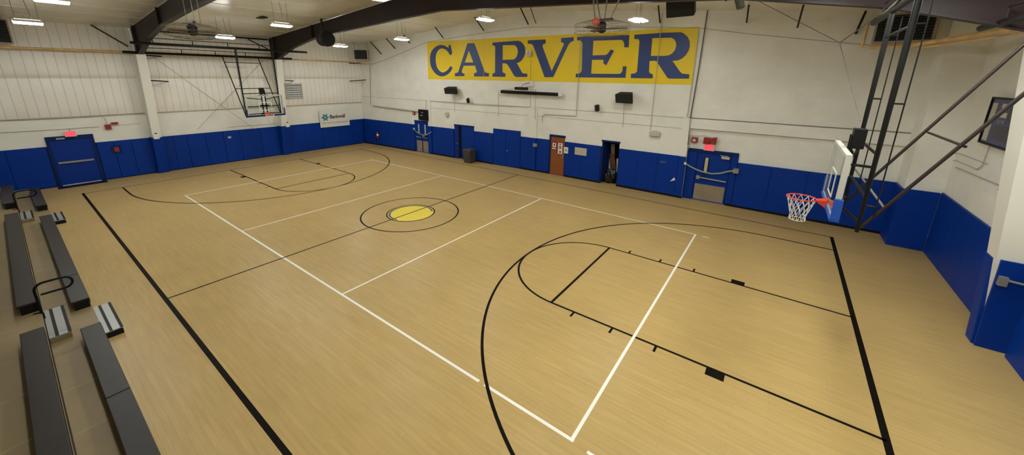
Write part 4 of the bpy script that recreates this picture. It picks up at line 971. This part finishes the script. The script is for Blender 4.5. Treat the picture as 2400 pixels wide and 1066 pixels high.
text_obj('lettering', 'Our Banking Expertise', M['grey'], r, (xs(ya+.86), ya+.86, z0+.26), (.028, 1, 0), (0, 0, 1), .145, .003, width=.86)
# sensor boxes, plates, picture
for (u, v, w) in ((366, 320, 'first'), (673.5, 293, 'second')):
    y = -4.15 if w == 'first' else 1.9; xw = xl(y)+.50; p = OX(u, v, xw+.05)
    r = thing('junction_box', 'small white box with a dark top on the %s white column of the left wall' % w, 'junction box', p, 'white boxes on the columns')
    build('box', MB().box(xw-.0, xw+.11, p.y-.11, p.y+.11, p.z-.12, p.z+.14), M['paper'], r); build('cap', MB().box(xw+.02, xw+.08, p.y-.04, p.y+.06, p.z+.14, p.z+.19), M['brown'], r)
p = LP(273.5, 350, .075); r = thing('pull_station', 'small red plate in a navy frame on the pads right of the left exit', 'plate', p)
build('frame', MB().box(p.x-.012, p.x+.01, p.y-.17, p.y+.17, p.z-.19, p.z+.19), M['bluedark'], r); build('plate', MB().box(p.x+.01, p.x+.03, p.y-.08, p.y+.08, p.z-.11, p.z+.11), M['red'], r)
p = LP(537, 322, .07); build('outlet', MB().box(p.x-.008, p.x+.012, p.y-.06, p.y+.10, p.z-.05, p.z+.06), M['cream'], label='small pale outlet plate on the blue pads below the distant hoop', cat='outlet')
# bracket rods on the left wall
for (a, b, c_, lab) in (((344, 188), (395, 191), (350, 203), 'right of the first column, mid height'), ((336, 129), (379, 132), (345, 138), 'near the gas pipe'), ((668, 188), (688, 190), (676, 196), 'above the louvred window'), ((819, 190), (859, 187), (846, 202), 'near the far left corner'), ((818, 148), (870, 147), (845, 152), 'under the far corner heater')):
    p1 = LP(a[0], a[1], .25); p2 = LP(b[0], b[1], .7); p3 = LP(c_[0], c_[1], .15)
    r = thing('wall_bracket', 'thin dark bracket arm on the left wall, '+lab, 'bracket', p1, 'bracket arms on the left wall')
    build('arm', MB().cyl(p1, p2, .028, 6), M['blackm'], r); build('stay', MB().cyl(p3, p2, .012, 5), M['conduit'], r)
# ------------------------------------------------------------------ right wall scoreboard and posters
a = RP(2326, 233, .14); b = RP(2296, 324, .14)
y1, y0 = RP(2312, 278, .14).y, 4.0; z0, z1 = 3.76, 4.83
r = thing('scoreboard', 'navy wall scoreboard with a white strip of names, behind a brace of the near hoop', 'scoreboard', (XR-.07, (y0+y1)/2, z0))
build('cabinet', MB().box(XR-.13, XR-.005, y0, y1, z0, z1), M['navy'], r, bevel=.01)
xf = XR-.135
fr = MB().box(xf-.02, XR-.1, y0-.03, y1+.03, z0-.04, z0).box(xf-.02, XR-.1, y0-.03, y1+.03, z1, z1+.04).box(xf-.02, XR-.1, y1, y1+.03, z0, z1); build('frame', fr, M['blackm'], r)
build('name_strip', MB().box(xf-.004, xf+.004, y1-.36, y1-.10, z0+.05, z1-.10), M['cream'], r)
ln = MB()
for i in range(12): ln.box(xf-.006, xf-.003, y1-.34, y1-.12, z0+.10+.07*i, z0+.108+.07*i)
build('name_lines', ln, M['grey'], r)
build('display', MB().box(xf-.004, xf+.004, y1-.98, y1-.62, z1-.20, z1-.10).box(xf-.004, xf+.004, y1-.98, y1-.62, z1-.42, z1-.30), M['cream'], r)
M['panel'] = mat('dark_navy_panel', (.008, .009, .035), .4)
build('display_panel', MB().box(xf-.003, xf+.004, y1-1.75, y1-1.05, z1-.5, z1-.08).box(xf-.003, xf+.004, y1-1.9, y1-.55, z0+.12, z0+.46), M['panel'], r)
text_obj('lettering', 'HOME', M['louv'], r, (xf-.004, y1-.62, z0+.50), (0, -1, 0), (0, 0, 1), .14, .002)
text_obj('lettering', 'VISITOR', M['louv'], r, (xf-.004, y1-1.32, z0+.50), (0, -1, 0), (0, 0, 1), .14, .002)
p = RP(2366, 392, .02); r = thing('poster', 'white poster with a blue shield emblem below the scoreboard', 'poster', (XR, p.y, p.z-.8))
build('sheet', MB().box(XR-.012, XR-.002, p.y-.35, p.y+1.0, p.z-.75, p.z+.05), mat('pale_poster', (.76, .75, .74), .5, nvar=.06, nscale=2.5), r)
build('emblem', MB().prism([(XR-.016, p.y-.14, p.z+.16), (XR-.016, p.y+.14, p.z+.16), (XR-.016, p.y+.17, p.z-.0), (XR-.016, p.y, p.z-.22), (XR-.016, p.y-.17, p.z)], (.006, 0, 0)), M['lineblue'], r)
p = RP(2348, 444, .03); build('outlet', MB().box(XR-.04, XR-.001, p.y-.14, p.y+.14, p.z-.05, p.z+.03), M['black'], label='small black box at the end of the straight conduit on the right wall', cat='outlet')

# ------------------------------------------------------------------ waste bin
c = OZ(1101, 380.5, 0); c.y = min(c.y, yw(c.x)-.42)
r = thing('waste_bin', 'square dark brown-grey waste bin standing against the blue pads', 'waste bin', (c.x, c.y, 0))
hexf = lambda a, b, z0, z1: [(c.x-a, c.y-a, z0), (c.x+a, c.y-a, z0), (c.x+a, c.y+a, z0), (c.x-a, c.y+a, z0), (c.x-b, c.y-b, z1), (c.x+b, c.y-b, z1), (c.x+b, c.y+b, z1), (c.x-b, c.y+b, z1)]
build('body', MB().hexa(hexf(.25, .29, 0, .72)), M['bin'], r, bevel=.02); build('lid', MB().hexa(hexf(.31, .30, .72, .80)).hexa(hexf(.29, .27, .80, .85)), M['bin'], r, bevel=.01)
# ------------------------------------------------------------------ clutter in the storeroom doorway
def bag(c, s, lab):
    m = MB(); bmesh.ops.create_icosphere(m.bm, subdivisions=3, radius=1)
    for v in m.bm.verts:
        n = v.co.normalized(); k = 1+.12*math.sin(n.x*7+n.z*5)+.10*math.sin(n.y*9-n.z*4)+.07*random.uniform(-1, 1)
        v.co = Vector((n.x*s[0]*k, n.y*s[1]*k, max(-.82, n.z)*s[2]*k)) ; v.co.z = max(v.co.z, -.8*s[2])
        v.co += Vector(c)+Vector((0, 0, .8*s[2]))
    return build('garbage_bag', m, M['bag'], label=lab, cat='bag', smooth=True)
mx_ = (d5a+d5b)/2
pb_ = OY(1429, 432, 8.98)
bag((pb_.x, 8.98, 0), (.34, .24, .40), 'full black garbage bag in the storeroom doorway')
def lean(a, b, y, w, m, name, lab, cat):
    p = OY(a[0], a[1], y); q = OY(b[0], b[1], y+.04); z0 = max(.005, p.z)
    bb_ = MB().hexa([(p.x-w/2, p.y, z0), (p.x+w/2, p.y, z0), (p.x+w/2, p.y+.03, z0), (p.x-w/2, p.y+.03, z0), (q.x-w/2, q.y, q.z), (q.x+w/2, q.y, q.z), (q.x+w/2, q.y+.03, q.z), (q.x-w/2, q.y+.03, q.z)])
    return build(name, bb_, M[m], label=lab, cat=cat)
lean((1441, 436), (1434, 361), 9.30, .26, 'wood2', 'wooden_board', 'brown wooden board leaning inside the storeroom doorway', 'board')
lean((1436, 434), (1436, 337), 9.50, .20, 'conduit', 'rolled_sheet', 'pale grey sheet standing behind the brown board in the storeroom', 'plastic sheet')
lean((1430, 430), (1426, 370), 9.42, .11, 'paper', 'white_pole', 'white post left of the brown board in the storeroom', 'post')
lean((1446, 436), (1447, 372), 9.20, .08, 'paper', 'white_pole', 'white post at the right side of the storeroom doorway', 'post')
# ------------------------------------------------------------------ bleachers
Y1, Y2, Y3 = -8.33, -8.98, -9.63
AIS = [(-10.1, -8.5), (-.38, .95)]       # aisles (seat gaps), row 1
XS, XE = -14.6, 8.6
bl = thing('bleacher', 'low telescopic bleacher with dark grey seats on tan decks along the left edge', 'bleachers', (-3, -9, 0))
rows = [(Y1, .25, .47), (Y2, .50, .72), (Y3, .75, .97), (Y3-.65, 1.0, 1.22), (Y3-1.3, 1.25, 1.47)]
for i, (y, zd, zs) in enumerate(rows):
    build('deck', MB().box(XS, XE, y-.66, y+.0, zd-.03, zd), M['deck'], bl)
    build('riser', MB().box(XS, XE, y-.035, y+.004, max(0, zd-.25), zd-.03) if i else MB().box(XS, XE, y-.035, y+.004, 0, zd-.03), M['brown'], bl)
    for q in range(20):
        x = XS+1.225*q
        if x < XE and i < 2: build('deck_joint', MB().box(x, x+.012, y-.62, y-.28, zd, zd+.0015), M['seam'], bl)
    sh = .0
    spans = [(-13.6, AIS[0][0]-.1*i), (AIS[0][1]-.1*i, -2.05), (-2.05, AIS[1][0]-.02*i), (AIS[1][1]-.12*i, 3.6), (3.6, 6.2), (6.2, 8.6)] if i == 0 else [(-13.6, AIS[0][0]-.05), (AIS[0][1]-.05, AIS[1][0]-.02), (AIS[1][1]-.08, 8.6)]
    for (a, b) in spans:
        s_ = build('seat', MB().box(a+.006, b-.006, y-.27, y-.0, zs-.045, zs), M['seat'], bl, bevel=.012)
        build('seat_base', MB().box(a+.03, b-.03, y-.24, y-.015, zd, zs-.045).box(a+.006, b-.006, y-.012, y+.0, zs-.12, zs-.045), M['black'], s_)
# aisle steps
def step(x0, x1, y0, y1, z0, z1, lab):
    r = thing('aisle_step', lab, 'step', ((x0+x1)/2, (y0+y1)/2, z0), 'bleacher aisle steps')
    build('box', MB().box(x0, x1, y0, y1, z0, z1-.02), M['black'] if z0 < .1 else M['deck'], r)
    build('tread', MB().box(x0, x1, y0, y1, z1-.02, z1), M['alu'], r)
    s = MB()
    for f in (.28, .86): yy = y0+(y1-y0)*f; s.box(x0, x1, yy, yy+.045, z1, z1+.004)
    build('grip_strip', s, M['black'], r)
step(-.55, .85, Y1+.01, Y1+.27, 0, .14, 'black sided aluminium step on the gym floor at the near aisle')
step(-.65, .72, Y2+.01, Y2+.28, .25, .37, 'tan sided aluminium step on the deck at the near aisle')
step(-9.95, -8.75, Y1+.01, Y1+.27, 0, .14, 'black sided aluminium step on the gym floor at the distant aisle')
step(-10.0, -8.85, Y2+.01, Y2+.28, .25, .37, 'tan sided aluminium step on the deck at the distant aisle')
def handrail(x, lab):
    y = Y2+.0
    P = [(x, y, .38), (x, y, .98)]
    for k in range(1, 7):
        a = PI-PI/2*k/6; P.append((x, y+.14+.14*math.cos(a), .98+.14*math.sin(a)))
    P += [(x+.0, y+.36, 1.12)]
    for k in range(1, 9):
        a = PI/2-PI*k/8; P.append((x, y+.38+.12*math.cos(a), 1.0+.12*math.sin(a)))
    P += [(x, y+.06, .88)]
    r = thing('handrail', lab, 'handrail', (x, y, .38), 'aisle handrails')
    build('rail', MB().tube(P, .022, 10), M['blackm'], r, smooth=True)
    build('socket', MB().cyl((x, y, .36), (x, y, .50), .03, 10).cyl((x-.03, y-.10, .52), (x+.02, y, .52), .012, 6), M['blackm'], r)
handrail(-.28, 'black looped handrail at the near bleacher aisle')
handrail(-9.95, 'black looped handrail at the distant bleacher aisle')

# ------------------------------------------------------------------ world and colour
w = bpy.data.worlds.new('world'); S.world = w; w.use_nodes = True
w.node_tree.nodes['Background'].inputs[0].default_value = (.5, .5, .5, 1); w.node_tree.nodes['Background'].inputs[1].default_value = .0
S.view_settings.view_transform = 'Standard'; S.view_settings.look = 'None'; S.view_settings.gamma = 1; S.view_settings.use_curve_mapping = False
S.view_settings.exposure = -0.3
